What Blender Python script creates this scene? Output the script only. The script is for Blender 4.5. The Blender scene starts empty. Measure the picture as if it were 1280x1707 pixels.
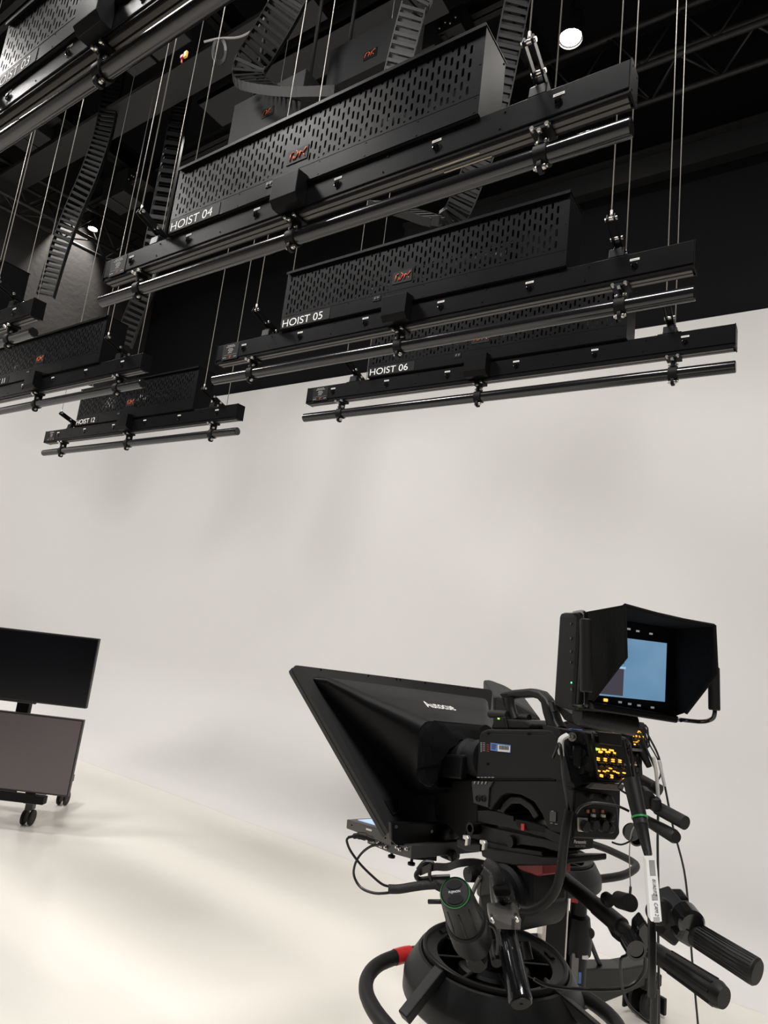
import bpy, bmesh, math, random
from mathutils import Vector as V, Matrix
random.seed(4)
PI = math.pi
S = bpy.context.scene
COL = S.collection

# ------------------------------------------------------------------ camera, world, lights, exposure
FPX = 1072.14
YAW, PITCH, ROLL = math.radians(-34.8437), math.radians(10.47095), math.radians(6.66291)
cy, sy, cp, sp = math.cos(YAW), math.sin(YAW), math.cos(PITCH), math.sin(PITCH)
F_ = V((sy * cp, cy * cp, sp))
R0 = V((cy, -sy, 0)); U0 = R0.cross(F_)
R_ = math.cos(ROLL) * R0 + math.sin(ROLL) * U0
U_ = -math.sin(ROLL) * R0 + math.cos(ROLL) * U0
CAM = V((0, 0, 1.58))
cd = bpy.data.cameras.new('phone_camera'); cam = bpy.data.objects.new('phone_camera', cd); COL.objects.link(cam)
cd.sensor_fit = 'VERTICAL'; cd.sensor_height = 36.0; cd.lens = 36.0 * FPX / 1707.0
cd.clip_start = 0.02; cd.clip_end = 60
m3 = Matrix((R_, U_, -F_)).transposed()
cam.matrix_world = Matrix.Translation(CAM) @ m3.to_4x4()
S.camera = cam

w = bpy.data.worlds.new('studio_world'); S.world = w; w.use_nodes = True
w.node_tree.nodes['Background'].inputs[0].default_value = (0.5, 0.5, 0.52, 1)
w.node_tree.nodes['Background'].inputs[1].default_value = 0.008

def light(name, kind, loc, power, size=.2, col=(1, .93, .84), target=None, spot=2.6, blend=.6, parent=None, size_y=None):
    ld = bpy.data.lights.new(name, kind); ld.energy = power; ld.color = col
    if kind == 'AREA':
        ld.shape = 'RECTANGLE' if size_y else 'DISK'; ld.size = size
        if size_y: ld.size_y = size_y
    if kind == 'SPOT':
        ld.shadow_soft_size = size; ld.spot_size = spot; ld.spot_blend = blend
    o = bpy.data.objects.new(name, ld); COL.objects.link(o); o.location = loc
    d = (V(target) - V(loc)) if target else V((0, 0, -1))
    o.rotation_euler = d.to_track_quat('-Z', 'Y').to_euler()
    return o
# soft ceiling lights of the grid (all of them outside the picture, above or behind the camera)
for x, p_ in ((-6.4, 165), (-3.9, 140), (-1.2, 112), (1.5, 185)):
    light('grid_softlight', 'AREA', (x, .15, 6.1), p_, .9, (1, .975, .95), (x * .95, .1, 0))
# small downlights of the work light grid (two more are built as fixtures below)
for x, y in ((-6.9, 1.6), (-4.9, 3.3), (-3.3, 3.5), (-1.6, 2.2), (1.6, 1.2), (-4.2, .3)):
    light('grid_downlight', 'SPOT', (x, y, 6.0), 108, .06, (1, .955, .89), spot=1.8, blend=1.0)
light('grid_downlight', 'SPOT', (.55, 3.75, 6.05), 110, .13, (1, .955, .89), spot=2.0, blend=1.0)
S.view_settings.view_transform = 'Standard'; S.view_settings.look = 'None'
S.view_settings.exposure = 0.07; S.view_settings.gamma = 1.0; S.view_settings.use_curve_mapping = False

# ------------------------------------------------------------------ picture ray helpers (points of the place seen at a pixel)
def ray(x, y): return F_ + R_ * ((x - 640) / FPX) - U_ * ((y - 853.5) / FPX)
def PD(x, y, d): return CAM + ray(x, y) * d
def PZ(x, y, z): d = ray(x, y); return CAM + d * ((z - CAM.z) / d.z)
def PY(x, y, Y): d = ray(x, y); return CAM + d * (Y / d.y)
class Frame:                       # a rig's own axes: A forward, L left, Z up
    def __init__(s, O, deg):
        h = math.radians(deg); s.O = V(O); s.A = V((math.sin(h), math.cos(h), 0)); s.L = V((-s.A.y, s.A.x, 0)); s.Z = V((0, 0, 1))
    def on(s, x, y, l=None, a=None):
        d = ray(x, y); n, v = (s.L, l) if l is not None else (s.A, a)
        return CAM + d * ((v - (CAM - s.O).dot(n)) / d.dot(n))
    def w(s, a, l, z): return s.O + s.A * a + s.L * l + V((0, 0, z))
    def c(s, p): d = V(p) - s.O; return V((d.dot(s.A), d.dot(s.L), p[2]))

# ------------------------------------------------------------------ materials
def mat(name, col, rough=.5, metal=0., spec=.5, bump=0., bscale=200., emit=None, estr=0., coat=0., var=0., vscale=3., alpha=1., trans=0.):
    m = bpy.data.materials.new(name); m.use_nodes = True
    nt = m.node_tree; b = nt.nodes['Principled BSDF']
    b.inputs['Base Color'].default_value = (*col, 1); b.inputs['Roughness'].default_value = rough
    b.inputs['Metallic'].default_value = metal; b.inputs['Specular IOR Level'].default_value = spec
    b.inputs['Coat Weight'].default_value = coat
    if trans: b.inputs['Transmission Weight'].default_value = trans
    if emit: b.inputs['Emission Color'].default_value = (*emit, 1); b.inputs['Emission Strength'].default_value = estr
    tc = nt.nodes.new('ShaderNodeTexCoord')
    if bump:
        n = nt.nodes.new('ShaderNodeTexNoise'); n.inputs['Scale'].default_value = bscale; n.inputs['Detail'].default_value = 4
        bp = nt.nodes.new('ShaderNodeBump'); bp.inputs['Strength'].default_value = bump; bp.inputs['Distance'].default_value = .002
        nt.links.new(tc.outputs['Object'], n.inputs['Vector']); nt.links.new(n.outputs['Fac'], bp.inputs['Height']); nt.links.new(bp.outputs['Normal'], b.inputs['Normal'])
    if var:
        n = nt.nodes.new('ShaderNodeTexNoise'); n.inputs['Scale'].default_value = vscale; n.inputs['Detail'].default_value = 5
        r = nt.nodes.new('ShaderNodeMapRange'); r.inputs['To Min'].default_value = rough - var; r.inputs['To Max'].default_value = rough + var
        nt.links.new(tc.outputs['Object'], n.inputs['Vector']); nt.links.new(n.outputs['Fac'], r.inputs['Value']); nt.links.new(r.outputs[0], b.inputs['Roughness'])
    return m
K = dict(
    cyc=mat('cyclorama_paint', (.70, .69, .675), .55, spec=.3, bump=.05, bscale=60),
    floor=mat('studio_floor_paint', (.77, .74, .685), .2, spec=.35, var=.08, vscale=1.5),
    black=mat('matt_black_wall', (.008, .008, .009), .9, spec=.15, bump=.2, bscale=30),
    acoustic=mat('acoustic_black_wall', (.030, .028, .027), .8, spec=.4, bump=3.0, bscale=14),
    ceil=mat('black_ceiling', (.006, .006, .007), .9, spec=.2),
    grid=mat('black_grid_steel', (.009, .009, .0095), .5, spec=.3, bump=.1),
    gridgrey=mat('dark_grey_steel', (.018, .018, .0185), .5, spec=.4),  # one even grey, paler than the grid steel
    hoist=mat('black_powder_coat', (.0042, .0042, .0048), .36, spec=.085, bump=.08, bscale=900, var=.05, vscale=5),
    hoist_dark=mat('black_plain_metal', (.0035, .0035, .004), .6, spec=.2),
    rail=mat('dark_anodised_rail', (.10, .095, .09), .38, metal=.6),
    pipe=mat('gloss_black_pipe', (.010, .010, .011), .16, spec=.6),
    steel=mat('bright_steel', (.62, .60, .56), .28, metal=1.),
    wire=mat('wire_rope_steel', (.42, .40, .37), .4, metal=.5),
    white=mat('white_label', (.72, .71, .69), .6),
    text=mat('white_lettering', (.80, .79, .78), .6),
    grey=mat('grey_marking', (.33, .32, .31), .6),
    orange=mat('orange_marking', (.75, .13, .03), .5),
    gold=mat('pale_tape', (.50, .44, .34), .5),
    body=mat('camera_body_black', (.0068, .0070, .0084), .52, spec=.22, bump=.25, bscale=1500),
    body2=mat('camera_plate_black', (.004, .004, .0046), .42, spec=.22),
    satin=mat('satin_black_plastic', (.0075, .0075, .0080), .45, spec=.28, bump=.1, bscale=700),
    hood=mat('prompter_hood_plastic', (.017, .017, .0175), .5, spec=.2, bump=.12, bscale=800),
    hoodin=mat('prompter_shell_plastic', (.0022, .0022, .003), .45, spec=.14, bump=.08, bscale=700),
    frame=mat('prompter_frame_metal', (.038, .036, .036), .45, spec=.5),
    cloth=mat('black_cloth', (.006, .006, .0065), .9, spec=.15, bump=.6, bscale=160),
    rubber=mat('black_rubber', (.006, .006, .006), .55, spec=.35, bump=.1, bscale=400),
    gloss=mat('gloss_black', (.008, .008, .009), .12, spec=.6),
    chrome=mat('black_chrome_tube', (.05, .05, .055), .14, metal=.85),
    gmetal=mat('grey_metal', (.16, .155, .15), .35, metal=.8),
    gcast=mat('grey_cast_plate', (.13, .125, .12), .42, metal=.3),
    disc=mat('pedestal_black', (.010, .010, .0105), .48, spec=.4, bump=.15, bscale=500),
    red=mat('red_plastic', (.50, .02, .02), .4),
    darkred=mat('red_casting', (.28, .016, .02), .45),
    green=mat('green_ring', (.04, .32, .08), .4),
    blue=mat('blue_label', (.10, .19, .48), .5),
    silver=mat('brushed_aluminium', (.62, .59, .55), .32, metal=.7),
    copper=mat('copper_port', (.45, .16, .08), .4, metal=.6),
    braid=mat('braided_sleeve', (.007, .007, .0075), .5, spec=.5, bump=1.0, bscale=500),
    braidspot=mat('braid_fleck', (.30, .30, .31), .4, metal=.3),
    cable=mat('black_cable', (.004, .004, .0045), .38, spec=.5),
    lcable=mat('grey_thin_cable', (.38, .37, .36), .5),
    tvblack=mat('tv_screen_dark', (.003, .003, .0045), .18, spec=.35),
    tvgrey=mat('tv_screen_painted_reflection', (.095, .075, .080), .22, spec=.9),  # pale reflection on the screen put into the base colour as grey
    tvframe=mat('tv_bezel', (.016, .016, .017), .35),
    ledA=mat('amber_led', (.6, .3, .02), .4, emit=(1, .50, .07), estr=1.5),
    ledG=mat('green_led', (.1, .6, .2), .4, emit=(.1, 1, .35), estr=1.6),
    ledL=mat('lime_led', (.3, .6, .1), .4, emit=(.35, 1, .1), estr=1.8),
    off=mat('backlit_key', (.4, .4, .4), .5, emit=(.8, .85, .9), estr=.22),
    lens=mat('lens_glass', (.01, .012, .02), .05, spec=.8),
    clear=mat('clear_sleeve', (.62, .62, .60), .25, spec=.5),
    lamp=mat('lamp_emitter', (1, 1, 1), .5, emit=(1, .95, .86), estr=60.),
    yellow=mat('yellow_plastic', (.80, .45, .03), .5),
)
def screen_mat(name, c1, c2, c3, strength, scale):
    m = bpy.data.materials.new(name); m.use_nodes = True; nt = m.node_tree; b = nt.nodes['Principled BSDF']
    tc = nt.nodes.new('ShaderNodeTexCoord'); n = nt.nodes.new('ShaderNodeTexNoise'); n.inputs['Scale'].default_value = scale; n.inputs['Detail'].default_value = 2
    r = nt.nodes.new('ShaderNodeValToRGB'); r.color_ramp.elements[0].position = .3; r.color_ramp.elements[0].color = (*c1, 1)
    r.color_ramp.elements[1].position = .7; r.color_ramp.elements[1].color = (*c3, 1)
    e = r.color_ramp.elements.new(.5); e.color = (*c2, 1)
    nt.links.new(tc.outputs['Object'], n.inputs['Vector']); nt.links.new(n.outputs['Fac'], r.inputs[0]); nt.links.new(r.outputs[0], b.inputs['Emission Color'])
    b.inputs['Base Color'].default_value = (.01, .01, .01, 1); b.inputs['Emission Strength'].default_value = strength; b.inputs['Roughness'].default_value = .3
    return m
K['vfscreen'] = screen_mat('viewfinder_picture', (.10, .22, .36), (.15, .29, .45), (.23, .40, .56), .9, 6)
K['vfdark'] = mat('viewfinder_picture_dark', (.01, .01, .01), .4, emit=(.06, .055, .075), estr=.8)
K['vflight'] = mat('viewfinder_picture_light', (.01, .01, .01), .4, emit=(.33, .50, .66), estr=1.0)
K['pscreen'] = screen_mat('prompter_picture', (.35, .50, .78), (.42, .58, .85), (.5, .65, .9), 1.0, 5)

# ------------------------------------------------------------------ mesh helpers
XF = [None]                        # optional transform of world points (used for the second camera rig)
class MB:
    def __init__(s): s.bm = bmesh.new()
    def poly(s, pts): return s.bm.faces.new([s.bm.verts.new(p) for p in pts])
    def prism(s, pts, vec, bev=0., seg=2):
        pts = [V(p) for p in pts]; vec = V(vec)
        b = bmesh.new()
        a = [b.verts.new(p) for p in pts]; c = [b.verts.new(p + vec) for p in pts]; n = len(pts)
        b.faces.new(a[::-1]); b.faces.new(c)
        for i in range(n): b.faces.new((a[i], a[(i + 1) % n], c[(i + 1) % n], c[i]))
        bmesh.ops.recalc_face_normals(b, faces=b.faces)
        if bev: bmesh.ops.bevel(b, geom=list(b.edges), offset=bev, segments=seg, affect='EDGES', profile=.5, clamp_overlap=True)
        s.merge(b); return s
    def merge(s, b):
        me = bpy.data.meshes.new('t'); b.to_mesh(me); b.free(); s.bm.from_mesh(me); bpy.data.meshes.remove(me)
    def obox(s, c, ax, ay, az, size, bev=0.):   # oriented box by centre, axes and full sizes
        c = V(c); ax, ay, az = V(ax) * size[0] / 2, V(ay) * size[1] / 2, V(az) * size[2] / 2
        return s.prism([c - ax - ay - az, c + ax - ay - az, c + ax + ay - az, c - ax + ay - az], az * 2, bev)
    def box(s, lo, hi, bev=0.):
        x0, y0, z0 = lo; x1, y1, z1 = hi
        return s.prism([(x0, y0, z0), (x1, y0, z0), (x1, y1, z0), (x0, y1, z0)], (0, 0, z1 - z0), bev)
    def lathe(s, p, axis, prof, seg=24, cap=True):     # prof: (distance along axis, radius)
        p = V(p); ax = V(axis).normalized(); t = V((0, 0, 1)) if abs(ax.z) < .9 else V((1, 0, 0))
        u = ax.cross(t).normalized(); v = ax.cross(u); b = bmesh.new(); rings = []
        for d, r in prof: rings.append([b.verts.new(p + ax * d + (u * math.cos(2 * PI * k / seg) + v * math.sin(2 * PI * k / seg)) * max(r, 1e-5)) for k in range(seg)])
        for i in range(len(rings) - 1):
            for k in range(seg):
                f = b.faces.new((rings[i][k], rings[i][(k + 1) % seg], rings[i + 1][(k + 1) % seg], rings[i + 1][k])); f.smooth = True
        if cap: b.faces.new(rings[0][::-1]); b.faces.new(rings[-1])
        bmesh.ops.recalc_face_normals(b, faces=b.faces); s.merge(b); return s
    def cyl(s, p0, p1, r, r1=None, seg=16):
        d = V(p1) - V(p0); return s.lathe(p0, d, [(0, r), (d.length, r if r1 is None else r1)], seg)
    def tube(s, pts, r, seg=8, smooth=4, flat=1.):
        pts = [V(p) for p in pts]
        if smooth and len(pts) > 2:
            q = []
            for i in range(len(pts) - 1):
                p0, p1, p2, p3 = pts[max(i - 1, 0)], pts[i], pts[i + 1], pts[min(i + 2, len(pts) - 1)]
                for k in range(smooth):
                    t = k / smooth
                    q.append(.5 * ((2 * p1) + (p2 - p0) * t + (2 * p0 - 5 * p1 + 4 * p2 - p3) * t * t + (3 * p1 - p0 - 3 * p2 + p3) * t ** 3))
            q.append(pts[-1]); pts = q
        b = bmesh.new(); rings = []; n = None
        for i, p in enumerate(pts):
            t = (pts[min(i + 1, len(pts) - 1)] - pts[max(i - 1, 0)])
            if t.length < 1e-7: t = V((0, 0, 1))
            t.normalize()
            if n is None: n = t.cross(V((.3, .2, 1))).normalized()
            n = (n - t * n.dot(t)).normalized(); m_ = t.cross(n)
            rr = r[min(int(i * len(r) / len(pts)), len(r) - 1)] if isinstance(r, (list, tuple)) else r
            rings.append([b.verts.new(p + (n * math.cos(2 * PI * k / seg) + m_ * math.sin(2 * PI * k / seg) * flat) * rr) for k in range(seg)])
        for i in range(len(rings) - 1):
            for k in range(seg):
                f = b.faces.new((rings[i][k], rings[i][(k + 1) % seg], rings[i + 1][(k + 1) % seg], rings[i + 1][k])); f.smooth = True
        b.faces.new(rings[0][::-1]); b.faces.new(rings[-1]); bmesh.ops.recalc_face_normals(b, faces=b.faces); s.merge(b); return s
    def loft(s, sections, cap=True, smooth=False):
        b = bmesh.new(); rs = [[b.verts.new(V(p)) for p in sec] for sec in sections]; n = len(rs[0])
        for i in range(len(rs) - 1):
            for k in range(n):
                f = b.faces.new((rs[i][k], rs[i][(k + 1) % n], rs[i + 1][(k + 1) % n], rs[i + 1][k])); f.smooth = smooth
        if cap: b.faces.new(rs[0][::-1]); b.faces.new(rs[-1])
        bmesh.ops.recalc_face_normals(b, faces=b.faces); s.merge(b); return s
    def build(s, name, m, parent=None):
        me = bpy.data.meshes.new(name)
        if XF[0] is not None: bmesh.ops.transform(s.bm, matrix=XF[0], verts=s.bm.verts)
        base = parent
        while base is not None and base.parent is not None: base = base.parent
        if base is not None: bmesh.ops.translate(s.bm, vec=-base.location, verts=s.bm.verts)
        for e in s.bm.edges:
            if len(e.link_faces) == 2 and e.calc_face_angle(0) > .6: e.smooth = False
        s.bm.to_mesh(me); s.bm.free(); me.materials.append(m)
        o = bpy.data.objects.new(name, me); COL.objects.link(o); o.parent = parent
        return o
def rounded(c, ux, uy, w, h, r, n=4):
    pts = []
    for cx, cy_, a0 in ((w / 2 - r, h / 2 - r, 0), (-w / 2 + r, h / 2 - r, PI / 2), (-w / 2 + r, -h / 2 + r, PI), (w / 2 - r, -h / 2 + r, 1.5 * PI)):
        for k in range(n + 1):
            a = a0 + k * PI / 2 / n; pts.append(V(c) + V(ux) * (cx + r * math.cos(a)) + V(uy) * (cy_ + r * math.sin(a)))
    return pts
def thing(name, label, cat, loc=(0, 0, 0), group=None):
    o = bpy.data.objects.new(name, None); COL.objects.link(o); o.empty_display_size = .1
    o.location = V(loc) if XF[0] is None else XF[0] @ V(loc)
    o['label'] = label; o['category'] = cat
    if group: o['group'] = group
    return o
def tag(o, label, cat, group=None):
    o['label'] = label; o['category'] = cat
    if group: o['group'] = group
    return o
def struct(o): o['kind'] = 'structure'; return o
def copy_tree(o, parent=None):
    c = o.copy(); COL.objects.link(c); c.parent = parent
    for ch in [x for x in COL.objects if x.parent == o]: copy_tree(ch, c)
    return c
def text_bm(txt, size, origin, ux, uy, depth=.0006, shear=0., align='LEFT', space=1., xscale=1., offset=0.):
    cu = bpy.data.curves.new('lettering', 'FONT'); cu.body = txt; cu.size = 1; cu.extrude = 0; cu.shear = shear; cu.align_x = align; cu.space_character = space; cu.offset = offset
    t = bpy.data.objects.new('lettering_source', cu); COL.objects.link(t)
    dg = bpy.context.evaluated_depsgraph_get(); me = bpy.data.meshes.new_from_object(t.evaluated_get(dg))
    bpy.data.objects.remove(t); bpy.data.curves.remove(cu)
    b = MB(); b.bm.from_mesh(me); bpy.data.meshes.remove(me)
    ux, uy = V(ux).normalized(), V(uy).normalized(); n = ux.cross(uy)
    for v in b.bm.verts: v.co = V(origin) + ux * v.co.x * size * xscale + uy * v.co.y * size + n * depth
    return b

# ------------------------------------------------------------------ room: floor, cyclorama, black walls, ceiling
FZ, CY0, RC, ZT = 0., 4.0, 1.0, 4.2
XR, XL = 4.5, -7.0                  # right end of the set wall; floor line of its left leg
b = MB(); b.box((-8.6, -6.5, -.1), (5.0, 5.4, 0.)); struct(b.build('floor', K['floor']))
def sweep(path, nrm):
    secs = []
    prof = [(0, 0)] + [(RC * math.sin(t * PI / 20), RC - RC * math.cos(t * PI / 20)) for t in range(1, 11)] + [(RC, 2.0), (RC, 3.2), (RC, ZT)]
    for p, n in zip(path, nrm):
        secs.append([V((p[0] + n[0] * d, p[1] + n[1] * d, z + .0004)) for d, z in prof] + [V((p[0] + n[0] * (RC + .08), p[1] + n[1] * (RC + .08), ZT)), V((p[0] + n[0] * (RC + .08), p[1] + n[1] * (RC + .08), -.05))])
    return secs
RX = .9                             # plan radius of the corner at the floor line
cx, cyy = XL + RX, CY0 - RX
p1 = [(XR, CY0), (2, CY0), (0, CY0), (-2, CY0), (-4, CY0), (cx, CY0)]; n1 = [(0, 1)] * 6
NA = 30
arc = [(cx - RX * math.sin(k * PI / 2 / NA), cyy + RX * math.cos(k * PI / 2 / NA)) for k in range(1, NA + 1)]
narc = [(-math.sin(k * PI / 2 / NA), math.cos(k * PI / 2 / NA)) for k in range(1, NA + 1)]
b = MB(); b.loft(sweep(p1 + arc + [(XL, 2.2)], n1 + narc + [(-1, 0)]), cap=True, smooth=True); o = struct(b.build('wall_back', K['cyc']))
b = MB(); b.loft(sweep([(XL, 2.2), (XL, -2), (XL, -6.4)], [(-1, 0)] * 3), cap=True, smooth=True); o = struct(b.build('wall_left', K['cyc']))
b = MB(); b.box((-8.4, 5.14, ZT - .25), (5.0, 5.24, 7.2)); struct(b.build('wall_back', K['black']))
b = MB(); b.box((-8.24, -6.5, ZT - .2), (-8.14, 5.14, 7.2)); struct(b.build('wall_left', K['acoustic']))
b = MB(); b.box((4.6, -6.5, 0), (4.7, 5.2, 7.2)); struct(b.build('wall_right', K['gridgrey']))
b = MB(); b.box((-8.4, -6.6, 0), (4.7, -6.5, 7.2)); struct(b.build('wall_front', K['gridgrey']))
b = MB(); b.box((-8.4, -6.6, 7.2), (4.8, 5.3, 7.3)); struct(b.build('ceiling', K['ceil']))

# ------------------------------------------------------------------ hoists
HL = 2.17
PX0, PX1, PYc, PZc = -.026, 2.169, .033, -.073
BX0, BX1, BZ0, BZ1, BYF, BYR = .429, 1.763, .097, .382, -.009, .125
SOCK = [.19, .549, .912, 1.273, 1.633, 1.991]
def slot_panel(y, th):
    cu = bpy.data.curves.new('panel_outline', 'CURVE'); cu.dimensions = '2D'; cu.fill_mode = 'BOTH'; cu.extrude = th / 2
    def add(pts):
        sp_ = cu.splines.new('POLY'); sp_.points.add(len(pts) - 1)
        for i, (x, z) in enumerate(pts): sp_.points[i].co = (x, z, 0, 1)
        sp_.use_cyclic_u = True
    add([(BX0, BZ0), (BX1, BZ0), (BX1, BZ1), (BX0, BZ1)])
    n = 62; x0, x1 = BX0 + .026, BX1 - .04; r = .0042
    for i in range(n):
        x = x0 + (x1 - x0) * i / (n - 1)
        pat = [[(.168, .180), (.196, .226), (.242, .272), (.288, .318), (.334, .358)], [(.172, .202), (.218, .248), (.264, .294), (.310, .340), (.354, .362)]][i % 2]
        if i % 4 >= 2: pat = [[(.170, .192), (.207, .237), (.253, .283), (.299, .329), (.345, .360)], [(.166, .172), (.184, .214), (.230, .260), (.276, .306), (.322, .352)]][i % 2]
        for z0, z1 in pat:
            if .66 < (x - BX0) < .0 : continue
            if 1.03 < x < 1.14 and z0 < .25: continue
            pts = []
            for k in range(5): a = PI + PI * k / 4; pts.append((x + r * math.cos(a), z0 + r + r * math.sin(a)))
            for k in range(5): a = PI * k / 4; pts.append((x + r * math.cos(a), z1 - r + r * math.sin(a)))
            add(pts)
    t = bpy.data.objects.new('panel_source', cu); COL.objects.link(t)
    dg = bpy.context.evaluated_depsgraph_get(); me = bpy.data.meshes.new_from_object(t.evaluated_get(dg))
    bpy.data.objects.remove(t); bpy.data.curves.remove(cu)
    m = MB(); m.bm.from_mesh(me); bpy.data.meshes.remove(me)
    for v in m.bm.verts: v.co = V((v.co.x, y + v.co.z, v.co.y))
    return m
def screws(m, pts, y, r=.0035):
    for x, z in pts: m.cyl((x, y, z), (x, y - .002, z), r, seg=8)
def make_hoist():
    t = thing('lighting_hoist', '', 'hoist', (0, 0, 0), 'black lighting hoists hung from the grid')
    m = MB(); m.box((.004, 0, .012), (HL - .004, .060, .092), .002); m.box((.004, .003, 0), (HL - .004, .010, .0125)); m.box((.004, .050, 0), (HL - .004, .057, .0125))
    m.box((.004, .010, .006), (HL - .004, .050, .0125))
    screws(m, [(x + dx, z) for x in (.36, .73, 1.45, 1.83) for dx, z in ((0, .03), (.012, .078))], 0, .0028); m.build('beam', K['hoist'], t)
    m = MB(); m.box((.01, .014, -.004), (HL - .01, .028, .006)); m.box((.01, .034, -.004), (HL - .01, .047, .006)); m.build('track', K['rail'], t)
    for x in (0, HL - .004):
        m = MB(); m.box((x, -.001, -.001), (x + .004, .061, .093))
        sx = x + (-.001 if x == 0 else .004)
        for yy in (.01, .05):
            for zz in (.012, .08): m.cyl((sx, yy, zz), (sx + .001, yy, zz), .003, seg=8)
        m.build('end_cap', K['hoist'], t)
    # drive box with slotted covers
    m = slot_panel(BYF, .002)
    screws(m, [(BX0 + .012 + (BX1 - BX0 - .024) * k / 7, z) for k in range(8) for z in (.105, .152)] + [(BX0 + .008, .37), (BX1 - .008, .37), (BX0 + .008, .26), (BX1 - .008, .26)], BYF, .0028)
    m.box((BX0, BYF - .0016, .1575), (BX1, BYF - .0006, .159)); m.build('slotted_front_cover', K['hoist'], t)
    m = slot_panel(BYR, .002); m.build('slotted_rear_cover', K['hoist_dark'], t)
    for x in (BX0 - .002, BX1):
        m = MB(); m.prism([(x, BYF - .001, BZ0), (x, BYF - .001, BZ1), (x, BYR, BZ1), (x, BYR, BZ0)], (.002, 0, 0))
        for zz in (.12, .37): m.cyl((x, BYR - .01, zz), (x + (-.003 if x < 1 else .005), BYR - .01, zz), .003, seg=8)
        m.build('side_cover', K['hoist'], t)
    m = MB(); m.box((BX0 - .002, BYF - .012, BZ1), (BX1 + .004, BYR + .004, BZ1 + .003)); m.box((BX0 - .002, BYF - .012, BZ1 - .009), (BX1 + .004, BYF - .010, BZ1 + .003)); m.build('top_cover', K['hoist'], t)
    m = MB(); m.box((BX0, BYF + .003, BZ0), (BX1, BYR - .003, BZ0 + .05)); m.build('floor_pan', K['hoist_dark'], t)
    m = MB(); m.lathe((BX0 + .42, .058, .22), (1, 0, 0), [(0, .03), (.006, .03), (.006, .024)] + [(.01 + .33 * k / 12, .024 + .001 * (k % 2)) for k in range(13)] + [(.346, .03), (.35, .03)], 16); m.build('cable_drum', K['gridgrey'], t)
    m = MB(); m.lathe((BX0 + .84, .058, .22), (1, 0, 0), [(0, .02), (.02, .046), (.2, .046), (.22, .038), (.25, .038)], 16); m.box((BX0 + .88, .03, .147), (BX0 + 1.0, .085, .19)); m.build('motor', K['gridgrey'], t)
    m = MB(); m.box((BX0 + 1.14, .03, .15), (BX0 + 1.28, .1, .31)); m.build('control_unit', K['grid'], t); m = MB(); m.box((BX0 + .06, .05, .15), (BX0 + .3, .1, .24)); m.build('battery_box', K['grid'], t)
    m = MB(); m.box((BX0 + .02, .100, .322), (BX1 - .02, .104, .331)); m.build('added_white_strip', K['white'], t)  # white strip added to give the row of bright dots behind the slots
    # small fittings
    m = MB(); m.prism([(1.028, -.009, .118), (1.028, -.052, .112), (1.028, -.052, .028), (1.028, -.034, .008), (1.028, 0, .008), (1.028, 0, .118)], (.115, 0, 0), .0015); m.build('gear_cover', K['hoist'], t)
    m = MB(); m.box((1.036, BYF - .003, .186), (1.13, BYF - .001, .240), .0008); m.build('maker_plate', K['hoist_dark'], t); pl = m
    m = MB()
    for x0, z0, x1, z1 in ((1.050, .199, 1.054, .224), (1.054, .224, 1.064, .229), (1.066, .199, 1.070, .211), (1.078, .230, 1.088, .222), (1.088, .222, 1.078, .206), (1.078, .206, 1.072, .200), (1.092, .200, 1.098, .222), (1.098, .222, 1.110, .214), (1.110, .214, 1.122, .230), (1.114, .206, 1.118, .199)):
        m.tube([(x0, BYF - .0045, z0), (x1, BYF - .0045, z1)], .0016, 6, 0)
    m.build('maker_mark', K['orange'], t)
    m = MB(); m.box((.95, BYF - .003, .130), (.985, BYF - .001, .153)); screws(m, [(.953, .133), (.982, .133), (.953, .150), (.982, .150)], BYF - .002, .0025); m.build('connector_plate', K['body2'], t)
    c_ = MB()
    for x in (.960, .975): c_.lathe((x, BYF - .006, .1415), (0, 1, 0), [(0, .0045), (.003, .0055)], 10)
    c_.build('connector', K['gmetal'], t)
    for i, x in enumerate(SOCK):
        m = MB(); m.lathe((x, 0, .046), (0, -1, 0), [(0, .0105), (.004, .0105), (.0045, .009), (.001, .0085)], 14, cap=False); m.cyl((x, 0, .046), (x, -.003, .046), .005, seg=8); m.cyl((x, 0, .029), (x, -.0015, .029), .002, seg=6)
        m.box((x - .008, -.006, .05), (x + .008, -.002, .058)); s_ = m.build('socket', K['gloss'], t)
        m = MB(); m.box((x - .015, -.0012, .064), (x + .015, -.0002, .0715)); g_ = m.build('socket_tag', K['white'], t)
        m = MB(); m.box((x - .011, -.0016, .067), (x + .011, -.0011, .0685)); m.build('tag_text', K['grey'], g_)
    m = MB(); m.box((.045, -.0014, .006), (.155, -.0002, .088)); np_ = m.build('rating_plate', K['hoist_dark'], t)
    m = MB()
    for z_, x0, x1, dash in ((.079, .075, .125, 4), (.072, .068, .132, 5), (.062, .085, .115, 3), (.055, .082, .122, 3), (.048, .090, .118, 2), (.041, .085, .112, 3), (.018, .052, .078, 2), (.018, .128, .148, 2)):
        for k in range(dash):
            a = x0 + (x1 - x0) * k / dash; m.box((a, -.0019, z_ - .0016), (a + (x1 - x0) / dash * .78, -.0013, z_ + .0016))
    m.box((.055, -.0019, .030), (.145, -.0013, .0307)); m.build('plate_text', K['grey'], np_)
    m = MB(); m.box((.098, -.0019, .012), (.100, -.0013, .024)); m.box((.103, -.0019, .012), (.105, -.0013, .024)); m.box((.098, -.0019, .022), (.112, -.0013, .0245)); m.build('plate_mark', K['copper'], np_)
    # pipe and clamps
    m = MB(); m.lathe((PX0, PYc, PZc), (1, 0, 0), [(0, .021), (.003, .0242), (PX1 - PX0 - .003, .0242), (PX1 - PX0, .021)], 28); m.build('pipe', K['pipe'], t)
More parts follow.
